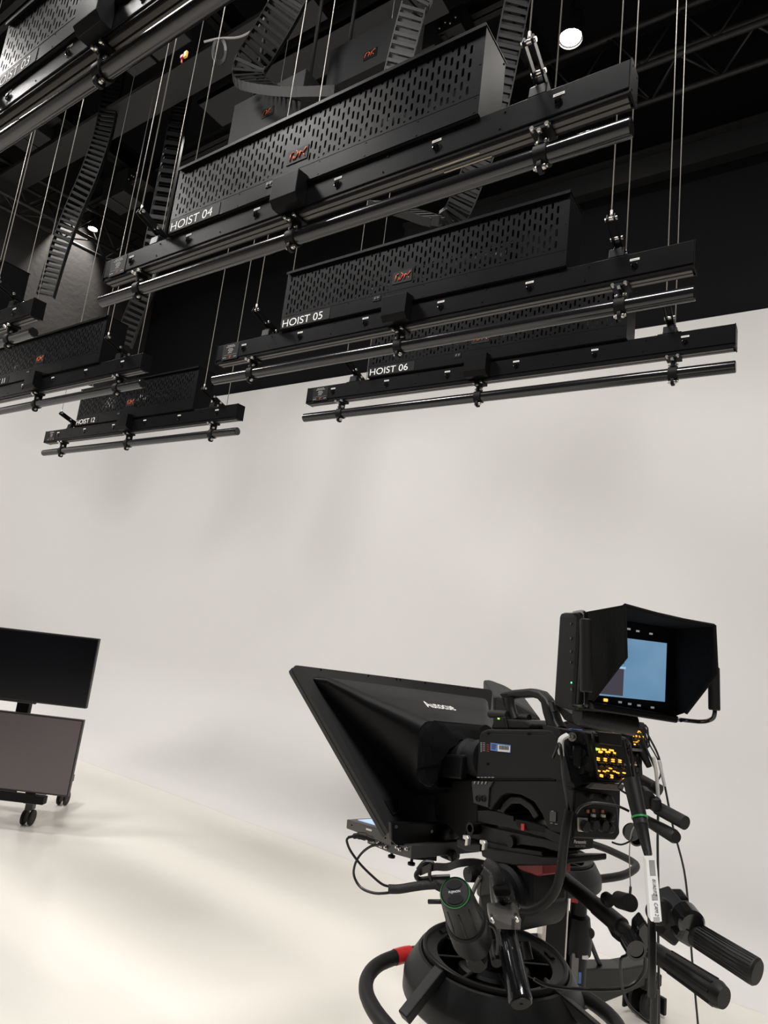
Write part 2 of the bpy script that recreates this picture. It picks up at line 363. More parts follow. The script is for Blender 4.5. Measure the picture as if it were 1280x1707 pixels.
    for x in (.24, 1.08, 1.945):
        m = MB()
        m.box((x - .028, .004, -.012), (x + .028, .058, -.002)); m.box((x - .006, .010, -.05), (x + .006, .056, -.008), .002)
        m.lathe((x - .017, PYc, PZc), (1, 0, 0), [(0, .0245), (0, .030), (.034, .030), (.034, .0245)], 24, cap=False)
        m.prism(rounded((x - .006, PYc - .006, PZc - .036), (0, 1, 0), (0, 0, 1), .034, .03, .012), (.012, 0, 0), .001); m.prism(rounded((x - .008, PYc, PZc + .036), (0, 1, 0), (0, 0, 1), .04, .03, .008), (.016, 0, 0), .001)
        c = m.build('pipe_clamp', K['hoist_dark'], t)
        for yy, zz, r in ((PYc - .006, PZc - .036, .008), (PYc - .01, PZc + .036, .007)):
            m = MB(); m.cyl((x - .014, yy, zz), (x + .014, yy, zz), r, seg=6); m.cyl((x + .014, yy, zz), (x + .020, yy, zz), r * .6, seg=8); m.cyl((x - .019, yy, zz), (x - .014, yy, zz), r * .6, seg=8); m.build('bolt', K['steel'], c)
        for dx, zz in ((-.02, -.010), (.02, -.010), (0, -.022)): m = MB(); m.cyl((x + dx, -.006, zz), (x + dx, .008, zz), .006, seg=6); m.build('bolt', K['steel'], c)
    # balance levers with wire ropes
    for x in (.32, 1.93):
        y0, z0, y1, z1 = -.075, .185, .12, .118
        dx = .012; d = V((0, y1 - y0, z1 - z0)).normalized(); n = V((0, -d.z, d.y))
        m = MB()
        for q in (-dx, dx): m.prism([V((x + q - .0025, y0, z0)) + n * .012 - d * .01, V((x + q - .0025, y1, z1)) + n * .012 + d * .01, V((x + q - .0025, y1, z1)) - n * .012 + d * .01, V((x + q - .0025, y0, z0)) - n * .012 - d * .01], (.005, 0, 0), .001)
        m.box((x - dx, .012, .125), (x + dx, .036, .165), .003)
        lv = m.build('balance_lever', K['hoist'], t)
        for yy, zz in ((y0, z0), (y1, z1), (.0, .16), (.055, .14)): m = MB(); m.cyl((x - dx - .008, yy, zz), (x + dx + .008, yy, zz), .0065, seg=8); m.build('bolt', K['steel'], lv)
        m = MB(); m.prism([(x - .025, 0, .092), (x - .025, .055, .092), (x - .025, .048, .128), (x - .025, .004, .128)], (.05, 0, 0), .003); m.box((x - .045, .005, .092), (x + .045, .05, .097)); br = m.build('lever_bracket', K['hoist'], t)
        m = MB(); m.lathe((x, .026, .112), (0, 0, 1), [(0, .012), (.012, .012), (.014, .008), (.05, .007)], 12); m.cyl((x - .03, .026, .112), (x + .03, .026, .112), .005, seg=8)
        m.build('swivel_pin', K['steel'], br)
        for q in (-.038, .038): m = MB(); m.cyl((x + q, .02, .097), (x + q, .02, .102), .005, seg=6); m.build('bolt', K['steel'], br)
        for yy, zz in ((y0, z0), (y1, z1)):
            m = MB(); m.tube([(x, yy, zz), (x, yy, 3.35)], .0021, 6, 0); m.cyl((x, yy, zz), (x, yy, zz + .03), .0045, seg=8); m.build('wire_rope', K['wire'], t)
    return t
hoist0 = make_hoist()
HO = [('04', (-2.537, 1.346, 2.907), 'large black hoist marked HOIST 04 hanging in the centre above the cyclorama'),
      ('05', (-2.485, 1.960, 2.787), 'black hoist marked HOIST 05, directly below and behind HOIST 04'),
      ('06', (-2.435, 2.593, 2.805), 'black hoist marked HOIST 06, lowest on the right, against the white wall'),
      ('12', (-5.064, 2.498, 2.729), 'small distant black hoist marked HOIST 12 at left in front of the white wall'),
      ('11', (-5.193, 1.905, 2.813), 'black hoist marked 11, left edge of the photo just above HOIST 12'),
      ('10', (-5.290, 1.350, 2.866), 'end of a black hoist at the left edge, just under the long hanging cable chain'),
      ('03', (-2.765, .740, 3.120), 'nearest black hoist marked 03 crossing the upper left corner')]
hoists = []
for i, (num, loc, lab) in enumerate(HO):
    h = hoist0 if i == 0 else copy_tree(hoist0)
    h.location = loc; h['label'] = lab; hoists.append((num, h))
for num, h in hoists:
    L0 = V(h.location)
    m = MB(); m.box(tuple(L0 + V((BX0 + .001, BYF - .0022, .099))), tuple(L0 + V((BX0 + .290, BYF - .0011, .150)))); p_ = m.build('number_plate', K['hoist_dark'], h)
    m = text_bm('HOIST ' + num, .052, L0 + V((BX0 + .008, BYF - .0024, .106)), (1, 0, 0), (0, 0, 1), .0005, xscale=1.14); m.build('number_lettering', K['text'], p_)
h04 = hoists[0][1]; L0 = V(h04.location)
m = MB()
for x0, x1, y in ((1.615, 1.765, .018), (1.64, 1.79, .044)): m.box(tuple(L0 + V((x0, y, -.0065))), tuple(L0 + V((x1, y + .004, -.0045))))
m.build('tape_strip', K['gold'], h04)

# ------------------------------------------------------------------ ceiling grid: rails, winch units, trusses, cable chains, downlights
def rail(y, z, x0, x1, label, h=.14):
    m = MB(); m.box((x0, y - .05, z), (x1, y + .05, z + .012)); m.box((x0, y - .006, z), (x1, y + .006, z + h)); m.box((x0, y - .05, z + h - .012), (x1, y + .05, z + h))
    return tag(m.build('ceiling_beam', K['grid']), label, 'beam', 'black beams across the ceiling')
for y, z, lab in ((1.15, 6.3, 'black ceiling beam over HOIST 04, nearest the camera'), (1.75, 6.3, 'black ceiling beam running above the gap between HOIST 04 and HOIST 05'),
                  (2.35, 6.3, 'black ceiling beam above HOIST 05 and HOIST 11'), (2.95, 6.3, 'black ceiling beam above HOIST 06 and HOIST 12'), (3.6, 6.3, 'black ceiling beam behind the hoists, last before the truss')):
    rail(y, z, -8.1, 4.5, lab)
def cross(x, lab):
    m = MB(); m.box((x - .07, -2, 6.46), (x + .07, 5.1, 6.475)); m.box((x - .007, -2, 6.46), (x + .007, 5.1, 6.68)); m.box((x - .07, -2, 6.665), (x + .07, 5.1, 6.68))
    tag(m.build('ceiling_girder', K['grid']), lab, 'girder', 'black girders across the ceiling')
cross(-6.6, 'black girder across the ceiling at far left'); cross(-4.2, 'black girder across the ceiling above the yellow and red tags'); cross(-2.0, 'black girder across the ceiling above HOIST 04')
def winch(x, y, lab, w=.5, tone='grid'):
    t = thing('winch_unit', lab, 'winch', (x, y, 5.98), 'winch boxes under the ceiling')
    m = MB(); m.box((x, y - .13, 5.98), (x + w * .42, y + .13, 6.28), .008); m.box((x + w * .46, y - .13, 5.98), (x + w, y + .13, 6.28), .008); m.box((x + .02, y - .11, 6.1), (x + w - .02, y + .11, 6.27)); m.build('housing', K['gridgrey'], t)
    m = MB()
    for k in range(3): m.cyl((x + w + .03 + .05 * k, y - .08 + .05 * k, 6.12), (x + w + .03 + .05 * k, y - .04 + .05 * k, 6.12), .035, seg=14)
    m.box((x + w, y - .1, 6.1), (x + w + .2, y + .1, 6.28)); m.build('pulley_block', K['grid'], t)
    m = MB()
    for k in range(4): m.cyl((x + w + .02 + .045 * k, y - .11, 6.13 + .03 * (k % 2)), (x + w + .02 + .045 * k, y - .12, 6.13 + .03 * (k % 2)), .008, seg=6)
    m.build('bolt', K['steel'], t); return t
winch(-4.85, 2.35, 'dark winch box under the ceiling beside the red and yellow tag, upper left', .75)
winch(-6.75, 2.42, 'small dark winch box under the ceiling, leftmost, above the hanging cable chain', .45)
winch(-6.75, 3.50, 'small dark winch box under the ceiling behind the leftmost one', .45)
winch(-3.05, 2.55, 'dark winch box high above the left part of HOIST 04', .7)
winch(-3.0, 3.52, 'dark winch box far up behind the folded cable chain', .6)
m = MB(); m.box((-8.0, 2.58, 5.98), (-3.0, 2.84, 6.02)); tag(m.build('ceiling_duct', K['gridgrey']), 'long flat black duct along the ceiling behind the winch boxes', 'duct')
m = MB(); m.box((-4.6, 2.95, 6.02), (-2.2, 3.25, 6.05)); m.box((-4.6, 2.95, 6.02), (-2.2, 2.97, 6.2)); tag(m.build('cable_tray', K['gridgrey']), 'flat black cable tray on the ceiling above the middle of HOIST 04', 'tray')
def motor_box(x, y, d, lab, w=.62, h=.3):
    p = PD(x, y, d); t = thing('drive_box', lab, 'drive box', p, 'dark drive boxes parked under the ceiling')
    m = MB(); m.box((p.x - w * .55, p.y + .003, p.z - h * .35), (p.x + w * .45, p.y + .14, p.z + h * .65), .003); m.build('casing', K['hoist_dark'], t)
    m = MB(); m.box((p.x - .05, p.y + .0005, p.z - .03), (p.x + .05, p.y + .003, p.z + .03)); m.build('maker_plate', K['hoist'], t)
    m = MB()
    for x0, z0, x1, z1 in ((-.04, -.012, -.036, .014), (-.036, .014, -.024, .02), (-.016, .02, -.004, .012), (-.004, .012, -.014, -.012), (.004, -.012, .012, .014), (.012, .014, .036, .022), (.022, -.006, .026, -.014)):
        m.tube([(p.x + x0, p.y - .001, p.z + z0), (p.x + x1, p.y - .001, p.z + z1)], .002, 5, 0)
    m.build('maker_mark', K['orange'], t)
    m = MB()
    for k in (-.25, .25): m.tube([(p.x + k, p.y + .07, p.z + h * .6), (p.x + k, p.y + .07, 6.3)], .012, 6, 0)
    m.build('hanger_rod', K['grid'], t)
motor_box(617, 90, 3.9, 'unlit drive box with a small orange mark, high behind the middle of HOIST 04')
motor_box(446, 187, 4.0, 'unlit drive box with a small orange mark, left of and below the folded cable chain')
# trusses
def truss(p0, p1, w, h, lab, cell=.5):
    p0, p1 = V(p0), V(p1); d = (p1 - p0); L = d.length; d.normalize(); s_ = d.cross(V((0, 0, 1))).normalized() * w; u = V((0, 0, h))
    t = thing('lighting_truss', lab, 'truss', p0)
    for q in (V(), s_, u, s_ + u):
        m = MB(); m.tube([p0 + q, p1 + q], .025, 8, 0); m.build('chord', K['gridgrey'], t)
    n = int(L / cell); m = MB()
    for k in range(n):
        a, c = p0 + d * (L * k / n), p0 + d * (L * (k + 1) / n)
        for q0, q1 in ((V(), u), (s_, s_ + u), (V(), s_)):
            m.tube([a + q0, (a + c) / 2 + q1], .010, 5, 0); m.tube([(a + c) / 2 + q1, c + q0], .010, 5, 0)
    m.build('lacing', K['gridgrey'], t)
truss((-3.6, 4.65, 6.0), (4.4, 4.65, 6.0), .34, .40, 'black lattice truss running along the top of the back wall at right')
truss((-8.0, .9, 5.84), (-7.5, 4.5, 5.84), .3, .36, 'black lattice truss at far left above the grey spotlit wall')
m = MB(); m.box((-3.6, 4.95, 5.55), (4.4, 5.05, 5.75)); m.box((-3.6, 4.9, 5.75), (4.4, 5.05, 5.78)); tag(m.build('curtain_track', K['grid']), 'straight black curtain track below the truss at right', 'track')
# cable chains
def chain(pts, lab, wid=.11, th=.035, step=.045, wdir=(1, 0, 0)):
    pts = [V(p) for p in pts]
    if pts[0].z < 6.3: pts = [V((pts[0].x, pts[0].y, 6.45))] + pts
    # resample a smooth path
    q = []
    for i in range(len(pts) - 1):
        p0, p1, p2, p3 = pts[max(i - 1, 0)], pts[i], pts[i + 1], pts[min(i + 2, len(pts) - 1)]
        for k in range(24):
            t = k / 24; q.append(.5 * ((2 * p1) + (p2 - p0) * t + (2 * p0 - 5 * p1 + 4 * p2 - p3) * t * t + (3 * p1 - p0 - 3 * p2 + p3) * t ** 3))
    q.append(pts[-1]); W = V(wdir).normalized()
    out = [q[0]]; acc = 0
    for a, c in zip(q, q[1:]):
        acc += (c - a).length
        if acc >= step: out.append(c); acc = 0
    m = MB()
    for i in range(len(out) - 1):
        a, c = out[i], out[i + 1]; d = (c - a).normalized(); w_ = (W - d * W.dot(d)).normalized(); n = d.cross(w_); mid = (a + c) / 2; L = (c - a).length
        for s_ in (-1, 1): m.obox(mid + w_ * s_ * wid / 2, d, w_, n, (L * 1.08, .006, th))
        m.obox(mid + n * th * .42, d, w_, n, (L * .42, wid, .004)); m.obox(mid - n * th * .42, d, w_, n, (L * .42, wid, .004))
    return tag(m.build('cable_chain', K['grid']), lab, 'cable chain', 'hanging black cable chains')
def PYs(pts, Y): return [PY(x, y, Y) for x, y in pts]
chain(PYs([(505, -60), (482, 0), (442, 70), (416, 112), (418, 136), (450, 150), (510, 158), (585, 158)], 2.2), 'black cable chain folded in a sharp bend above the left half of HOIST 04', .19, .05, wdir=(.8, .6, 0))
chain(PYs([(708, -40), (690, 10), (668, 95), (655, 150)], 2.3), 'black cable chain hanging steeply down behind the middle of HOIST 04', .13, .045, wdir=(.8, .6, 0))
chain(PYs([(872, -60), (858, 20), (840, 110), (815, 220), (785, 300), (758, 360), (738, 372), (690, 358), (620, 338)], 2.6), 'black cable chain hanging right of HOIST 04 and folding above HOIST 05', .13, .045, wdir=(.8, .6, 0))
chain(PYs([(190, 140), (184, 170), (172, 225), (150, 290), (124, 350), (98, 420), (74, 500)], 2.6), 'long curved black cable chain hanging at the left in front of the grey spotlit wall', .15, .05, wdir=(.8, .6, 0))
chain(PYs([(250, 440), (238, 490), (220, 535), (205, 575)], 3.0), 'short black cable chain hanging to the right end of the hoist marked 11', .15, .05, wdir=(.8, .6, 0))
# downlights
def downlight(p, lab, r=.06, power=120):
    p = V(p); t = thing('downlight', lab, 'ceiling light', p + V((0, 0, 0)), 'lit downlights on the ceiling')
    m = MB(); m.lathe(p + V((0, 0, .012)), (0, 0, 1), [(-.03, r * 1.15), (.0, r * 1.2), (.16, r * 1.1), (.17, r * .8)], 20, cap=False); m.lathe(p + V((0, 0, .18)), (0, 0, 1), [(0, r * .8), (.01, r * .3), (.4, .012)], 12); m.build('housing', K['grid'], t)
    m = MB(); m.lathe(p, (0, 0, 1), [(0, r), (.01, r)], 24); m.build('lens', K['lamp'], t)
    lo = light('downlight_beam', 'SPOT', p - V((0, 0, .04)), power, .06, (1, .94, .87), spot=1.6, blend=.9); return t
downlight(PZ(951, 62, 6.0), 'bright round downlight glowing at top right among the dark trusses', .075, 110)
downlight(PZ(155, 380, 6.12), 'small bright downlight at left beside the truss above the grey wall', .05, 60)
light('wall_washer', 'SPOT', (-7.72, 3.82, 6.75), 300, .05, (1, .95, .9), (-8.14, 3.78, 5.7), spot=1.05, blend=.6)
# emergency tag on a wire and loose cable coil
p = PD(307, 95, 3.3)
t = thing('hanging_tag', 'small red and yellow tag clipped to a wire rope near the upper left winch box', 'tag', p)
m = MB(); m.obox(p + V((.01, 0, .01)), (1, 0, 0), (0, 1, 0), (0, 0, 1), (.022, .012, .035), .002); m.build('yellow_half', K['yellow'], t)
m = MB(); m.obox(p + V((-.012, -.003, .005)), (1, 0, 0), (0, 1, 0), (0, 0, 1), (.024, .012, .02), .003); m.tube([p + V((-.02, 0, .01)), p + V((-.012, 0, -.03))], .004, 6, 0); m.build('red_half', K['red'], t)
m = MB(); m.tube([PD(x, y, 4.3) for x, y in ((340, 70), (366, 64), (398, 62), (422, 50), (438, 34), (446, 10), (452, -20))], .007, 6); tag(m.build('ceiling_cable', K['lcable']), 'thin pale cable looping from the winch box to the top of the folded cable chain', 'cable')
m = MB()
for k in range(4): m.tube([PD(366 + (9 + k) * math.cos(a / 8 * PI), 85 + (17 + 2 * k) * math.sin(a / 8 * PI), 4.3) for a in range(17)], .005, 6)
tag(m.build('cable_coil', K['cable']), 'small coil of black cable hanging from the upper left winch box', 'cable')

# ------------------------------------------------------------------ television stand at left
TH = math.radians(55); TW = V((math.sin(TH), math.cos(TH), 0)); TN = V((TW.y, -TW.x, 0))      # width direction, facing direction
tv_base = V((-4.9, 2.77 - .15, 0)); DT = 4.55
def panel(name, tr, br, wid, lab, scr, tilt):
    tr, br = V(tr), V(br); up = (tr - br); h = up.length; up.normalize(); n = TW.cross(up).normalized()
    if n.dot(CAM - tr) < 0: n = -n
    t = thing(name, lab, 'television', br - TW * wid / 2)
    c = (tr + br) / 2 - TW * wid / 2
    m = MB(); m.obox(c - n * .02, TW, n, up, (wid, .035, h), .004); m.build('casing', K['tvframe'], t)
    m = MB(); m.obox(c - n * .0015, TW, n, up, (wid - .014, .004, h - .022)); m.build('screen', K[scr], t)
    m = MB(); m.obox(c - up * (h / 2 + .004) - n * .01, TW, n, up, (wid * .3, .02, .01), .002); m.build('control_strip', K['tvframe'], t)
    m = MB(); m.obox(c - n * .055, TW, n, up, (.35, .04, .25), .005); m.build('wall_mount', K['hoist_dark'], t)
    return c, n, up
pTR, pBR = PD(165, 1065, DT), PD(142, 1177, DT)
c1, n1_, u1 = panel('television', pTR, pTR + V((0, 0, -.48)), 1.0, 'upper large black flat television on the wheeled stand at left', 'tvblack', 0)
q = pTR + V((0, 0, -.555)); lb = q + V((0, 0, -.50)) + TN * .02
c2, n2_, u2 = panel('television', q, lb, 1.0, 'lower large television with a pale reflection painted into its grey screen, tilted upward on the wheeled stand at left', 'tvgrey', 0)
pc = PD(34, 1175, 4.62); pc.z = 0
t = thing('television_stand', 'black and grey wheeled stand carrying the two televisions at left', 'stand', pc)
m = MB(); m.obox(pc + V((0, 0, .72)) - TN * .06, TW, TN, (0, 0, 1), (.09, .05, 1.05), .004); m.build('upright', K['hoist_dark'], t)
cast = PZ(57, 1368, 0.0)
zc = .22
m = MB(); m.obox(cast + V((0, 0, .26)) - TW * .55 - TN * .15, TW, TN, (0, 0, 1), (1.15, .06, .05), .004); m.obox(c2 - u2 * .29 - TW * .05 - n2_ * .02, TW, n2_, u2, (.8, .06, .05), .004); m.build('cross_bar', K['hoist_dark'], t)
for k in range(2):
    base = cast - TW * (.95 * k)
    m = MB(); m.obox(base + V((0, 0, .19)) - TN * .16, TW, TN, (0, 0, 1), (.07, .62, .05), .004); m.obox(base + V((0, 0, .21)) + TN * .11, TW, TN, (0, 0, 1), (.075, .06, .13), .004); m.build('foot', K['gmetal'], t)
    for s_ in (.1, -.42):
        bb = base + TN * s_
        m = MB(); m.obox(bb + V((0, 0, .135)), TW, TN, (0, 0, 1), (.05, .06, .07), .005); ca = m.build('caster', K['tvframe'], t)
        m = MB()
        for q_ in (-.025, .025): m.lathe(bb + V((0, 0, .05)) + TW * (q_ - .011), TW, [(0, .036), (.004, .05), (.018, .05), (.022, .036)], 20)
        m.build('wheel', K['rubber'], ca)
m = MB()
for k in range(3): m.tube([cast + V((0, 0, .27 + .02 * k)) - TW * (.62 - .08 * j) - TN * (.10 - .02 * math.sin(j * 1.7 + k)) + V((0, 0, .014 * math.sin(j * 2.1 + k))) for j in range(8)], .009, 6)
tag(m.build('cable_bundle', K['lcable']), 'pale tangle of cables lying on the crossbar of the television stand', 'cable')

# ------------------------------------------------------------------ camera rigs
O1 = PZ(823, 1598, .86); O1.z = 0
R1 = Frame(O1, -66)
A, Lf, Z = R1.A, R1.L, V((0, 0, 1))
def PL(pts, l): return [R1.on(x, y, l=l) for x, y in pts]
def PA(pts, a): return [R1.on(x, y, a=a) for x, y in pts]
def z4(pts, s, ox, oy): return [(ox + x / s, oy + y / s) for x, y in pts]
def sideplate(m, pts, l0, l1, bev=.002):      # side outline given at l0, extruded across to l1
    return m.prism(PL(pts, l0), Lf * (l1 - l0), bev)

def pedestal(lab, base_ang, ring_pts=None, cat_='pedestal', silver=False):
    t = thing('camera_pedestal', lab, 'pedestal', O1)
    def W(a, l, z): return O1 + A * a + Lf * l + Z * z
    m = MB(); m.lathe(O1, Z, [(.770, .120), (.772, .200), (.780, .207), (.812, .207), (.820, .204), (.862, .178), (.864, .172), (.858, .166)], 72, cap=False); m.build('rim', K['disc'], t)
    m = MB(); m.lathe(O1, Z, [(.858, .168), (.874, .168), (.876, .166), (.876, .162), (.874, .160), (.868, .158), (.862, .134), (.858, .132), (.800, .132)], 72, cap=False)
    m.lathe(O1, Z, [(.772, .12), (.800, .135), (.801, .04)], 48, cap=False)
    for k in range(8):
        a = k * PI / 4 + .3; d = A * math.cos(a) + Lf * math.sin(a); m.obox(W(0, 0, .838) + d * .098, d, d.cross(Z), Z, (.085, .009, .040), .002)
    m.build('tray', K['body2'], t)
    m = MB()
    for k in range(3):
        a0 = 2.2 + k * 2.1; m.tube([O1 + (A * math.cos(a0 + .06 * q) + Lf * math.sin(a0 + .06 * q)) * .147 + Z * .8655 for q in range(5)], .007, 8, 2, flat=.5)
    m.build('tray_slot', K['hoist_dark'], t)
    m = MB(); m.lathe(O1, Z, [(.81, .085), (.846, .085), (.852, .080), (.856, .058), (.885, .050), (.93, .045), (.935, .04)], 40); m.build('hub', K['satin'], t)
    if ring_pts: pts = ring_pts
    else: pts = [O1 + (A * math.cos(k * PI / 18) + Lf * math.sin(k * PI / 18)) * .29 + Z * .80 for k in range(37)]
    m = MB(); m.tube(pts, .0165, 14, 3); rg = m.build('steering_ring', K['rubber'], t)
    return t, W
# --- first (near) pedestal
XF[0] = None
ringpx = [(702, 1588), (680, 1591), (655, 1597), (629, 1609), (613, 1628), (610, 1652), (620, 1678), (640, 1706), (672, 1740), (730, 1785), (820, 1812), (930, 1800), (1010, 1765), (1034, 1728), (1022, 1700), (992, 1674), (962, 1656), (935, 1648)]
t1, W1 = pedestal('nearer round black camera pedestal with its steering ring at the bottom of the photo', 0, [PZ(x, y, .80) for x, y in ringpx])
m = MB(); m.tube([PZ(x, y, .80) for x, y in ((684, 1590), (672, 1592), (658, 1596))], .0180, 14, 3); m.build('red_sleeve', K['red'], t1)
for q in ([(735, 1618), (673, 1697)], [(905, 1640), (1000, 1720)]):
    p0, p1 = PZ(*q[0], .872), PZ(*q[1], .80); d = (p1 - p0).normalized(); s_ = d.cross(Z).normalized(); n = s_.cross(d)
    m = MB(); m.obox((p0 + p1) / 2, d, s_, n, ((p1 - p0).length, .028, .022), .003); m.build('spoke', K['satin'], t1)
m = MB(); m.cyl(O1 + Z * .1, O1 + Z * .80, .055, .055, 32); m.cyl(O1 + Z * .25, O1 + Z * .62, .075, seg=32); m.build('column', K['satin'], t1)
def pbase(t, angs, rad=.62, dz=0.):
    Oq = O1 + Z * dz; rads = rad if isinstance(rad, (list, tuple)) else [rad] * 3
    m = MB(); m.lathe(Oq, Z, [(.12, .13), (.14, .16), (.24, .15), (.32, .09)], 24); m.build('base_hub', K['disc'], t)
    for a, rad in zip(angs, rads):
        d = V((math.sin(a), math.cos(a), 0)); s_ = d.cross(Z)
        m = MB(); m.prism([Oq + d * .1 + Z * .12, Oq + d * .1 + Z * .30, Oq + d * rad * .7 + Z * .245, Oq + d * (rad + .02) + Z * .235, Oq + d * (rad + .02) + Z * .16, Oq + d * rad * .7 + Z * .14], s_ * .09, .006)
        bmesh.ops.translate(m.bm, vec=-s_ * .045, verts=m.bm.verts); ar = m.build('base_arm', K['disc'], t)
        c = Oq + d * rad
        m = MB(); m.obox(c + Z * .155, d, s_, Z, (.12, .1, .05), .006); m.obox(c + Z * .05 + d * .07, d, s_, Z, (.02, .13, .07), .004); m.obox(c + Z * .05 - s_ * .055, d, s_, Z, (.15, .012, .06), .004); m.build('cable_guard', K['satin'], ar)
        m = MB()
        for q in (-.03, .03):
            m.lathe(c + Z * .064 + s_ * (q - .012), s_, [(0, .05), (.004, .063), (.02, .063), (.024, .05)], 24); m.lathe(c + Z * .064 + s_ * (q - .014), s_, [(0, .018), (.028, .018)], 12)
        m.build('caster_wheel', K['rubber'], ar)
pbase(t1, (math.radians(150), math.radians(270), math.radians(30)), .40)

# --- tilt head
th = thing('fluid_head', 'black fluid head with a red casting, between the nearer camera and its pedestal', 'tripod head', O1 + Z * .93)
m = MB(); m.lathe(O1, Z, [(.93, .05), (.95, .055), (.955, .045), (.99, .045), (.995, .052), (1.04, .052)], 32); m.build('bowl', K['satin'], th)
pc_ = R1.c(PL([(862, 1492)], .02)[0])
m = MB(); m.lathe(R1.w(pc_.x, -.085, pc_.z), Lf, [(0, .05), (.012, .066), (.145, .068), (.152, .060), (.165, .058)], 40)
m.prism([R1.w(pc_.x + .06, -.07, 1.03), R1.w(pc_.x - .07, -.07, 1.03), R1.w(pc_.x - .06, -.07, pc_.z + .08), R1.w(pc_.x + .06, -.07, pc_.z + .06)], Lf * .12, .012); m.build('tilt_drum', K['body'], th)
m = MB(); m.lathe(R1.w(pc_.x - .03, .08, pc_.z - .055), Lf, [(0, .024), (.012, .024), (.015, .012)], 16); m.build('drag_knob', K['rubber'], th)
m = MB(); sideplate(m, [(857, 1440), (905, 1440), (905, 1458), (896, 1461), (884, 1456), (872, 1453), (865, 1449)], .055, -.03, .002); m.build('red_casting', K['darkred'], th)
m = MB(); sideplate(m, [(800, 1411), (852, 1420), (905, 1429), (945, 1430), (945, 1441), (905, 1443), (855, 1443), (822, 1437), (803, 1428)], .062, -.062, .003); m.build('top_plate', K['body2'], th)
m = MB(); sideplate(m, [(806, 1446), (818, 1456), (818, 1492), (801, 1494), (800, 1456)], .085, .055, .002); m.lathe(R1.on(779, 1458, l=.09), -Lf, [(0, .016), (.02, .018), (.04, .018)], 20); m.build('side_bracket', K['satin'], th)
m = MB(); m.cyl(R1.on(779, 1453, l=.093), R1.on(779, 1453, l=.088), .004, seg=10); m.tube([R1.on(x, y, l=.088) for x, y in ((783, 1500), (792, 1478), (800, 1462))], .005, 8); m.build('lock_lever', K['gmetal'], th)

# --- camera plates
cp = thing('camera_plate', 'black sliding wedge plate with a small red lever, under the nearer camera', 'plate', PL([(870, 1400)], 0)[0])
m = MB(); sideplate(m, [(796, 1351), (812, 1350), (830, 1353), (856, 1361), (856, 1368), (900, 1380), (932, 1388), (945, 1393), (945, 1404), (900, 1394), (850, 1380), (796, 1370)], .058, -.058, .0015); m.build('wedge', K['body2'], cp)
m = MB(); sideplate(m, [(778, 1376), (795, 1374), (850, 1386), (925, 1402), (938, 1407), (932, 1421), (905, 1413), (868, 1408), (850, 1412), (800, 1402), (778, 1396)], .05, -.05, .002); m.build('slide', K['satin'], cp)
m = MB(); sideplate(m, [(800, 1400), (850, 1412), (902, 1420), (905, 1428), (858, 1424), (800, 1414)], .056, -.056, .0015)
m.lathe(R1.on(849, 1403, l=.060), -Lf, [(0, .008), (.0, .012), (.03, .016)], 20); m.lathe(R1.on(783, 1381, l=.075), -Lf, [(0, .0085), (0, .014), (.06, .015)], 20, cap=False); m.build('lower_rail', K['body2'], cp)
m = MB(); sideplate(m, [(858, 1366), (876, 1369), (908, 1378), (912, 1383), (912, 1389), (862, 1379)], .064, .05, .0015); m.build('lock_slot', K['hoist_dark'], cp)
m = MB(); sideplate(m, [(868, 1373), (873.5, 1374), (873.5, 1385), (868, 1384)], .068, .058, .0008); m.build('lock_lever', K['red'], cp)
for x, y in ((771, 1392), (799, 1400)):
    m = MB(); sideplate(m, z4([(0, 0), (7, 1), (9, 6), (8, 17), (3, 18), (4, 8), (0, 6)], 1, x, y), .084, .074, .0015); m.build('clamp_lever', K['silver'], cp)

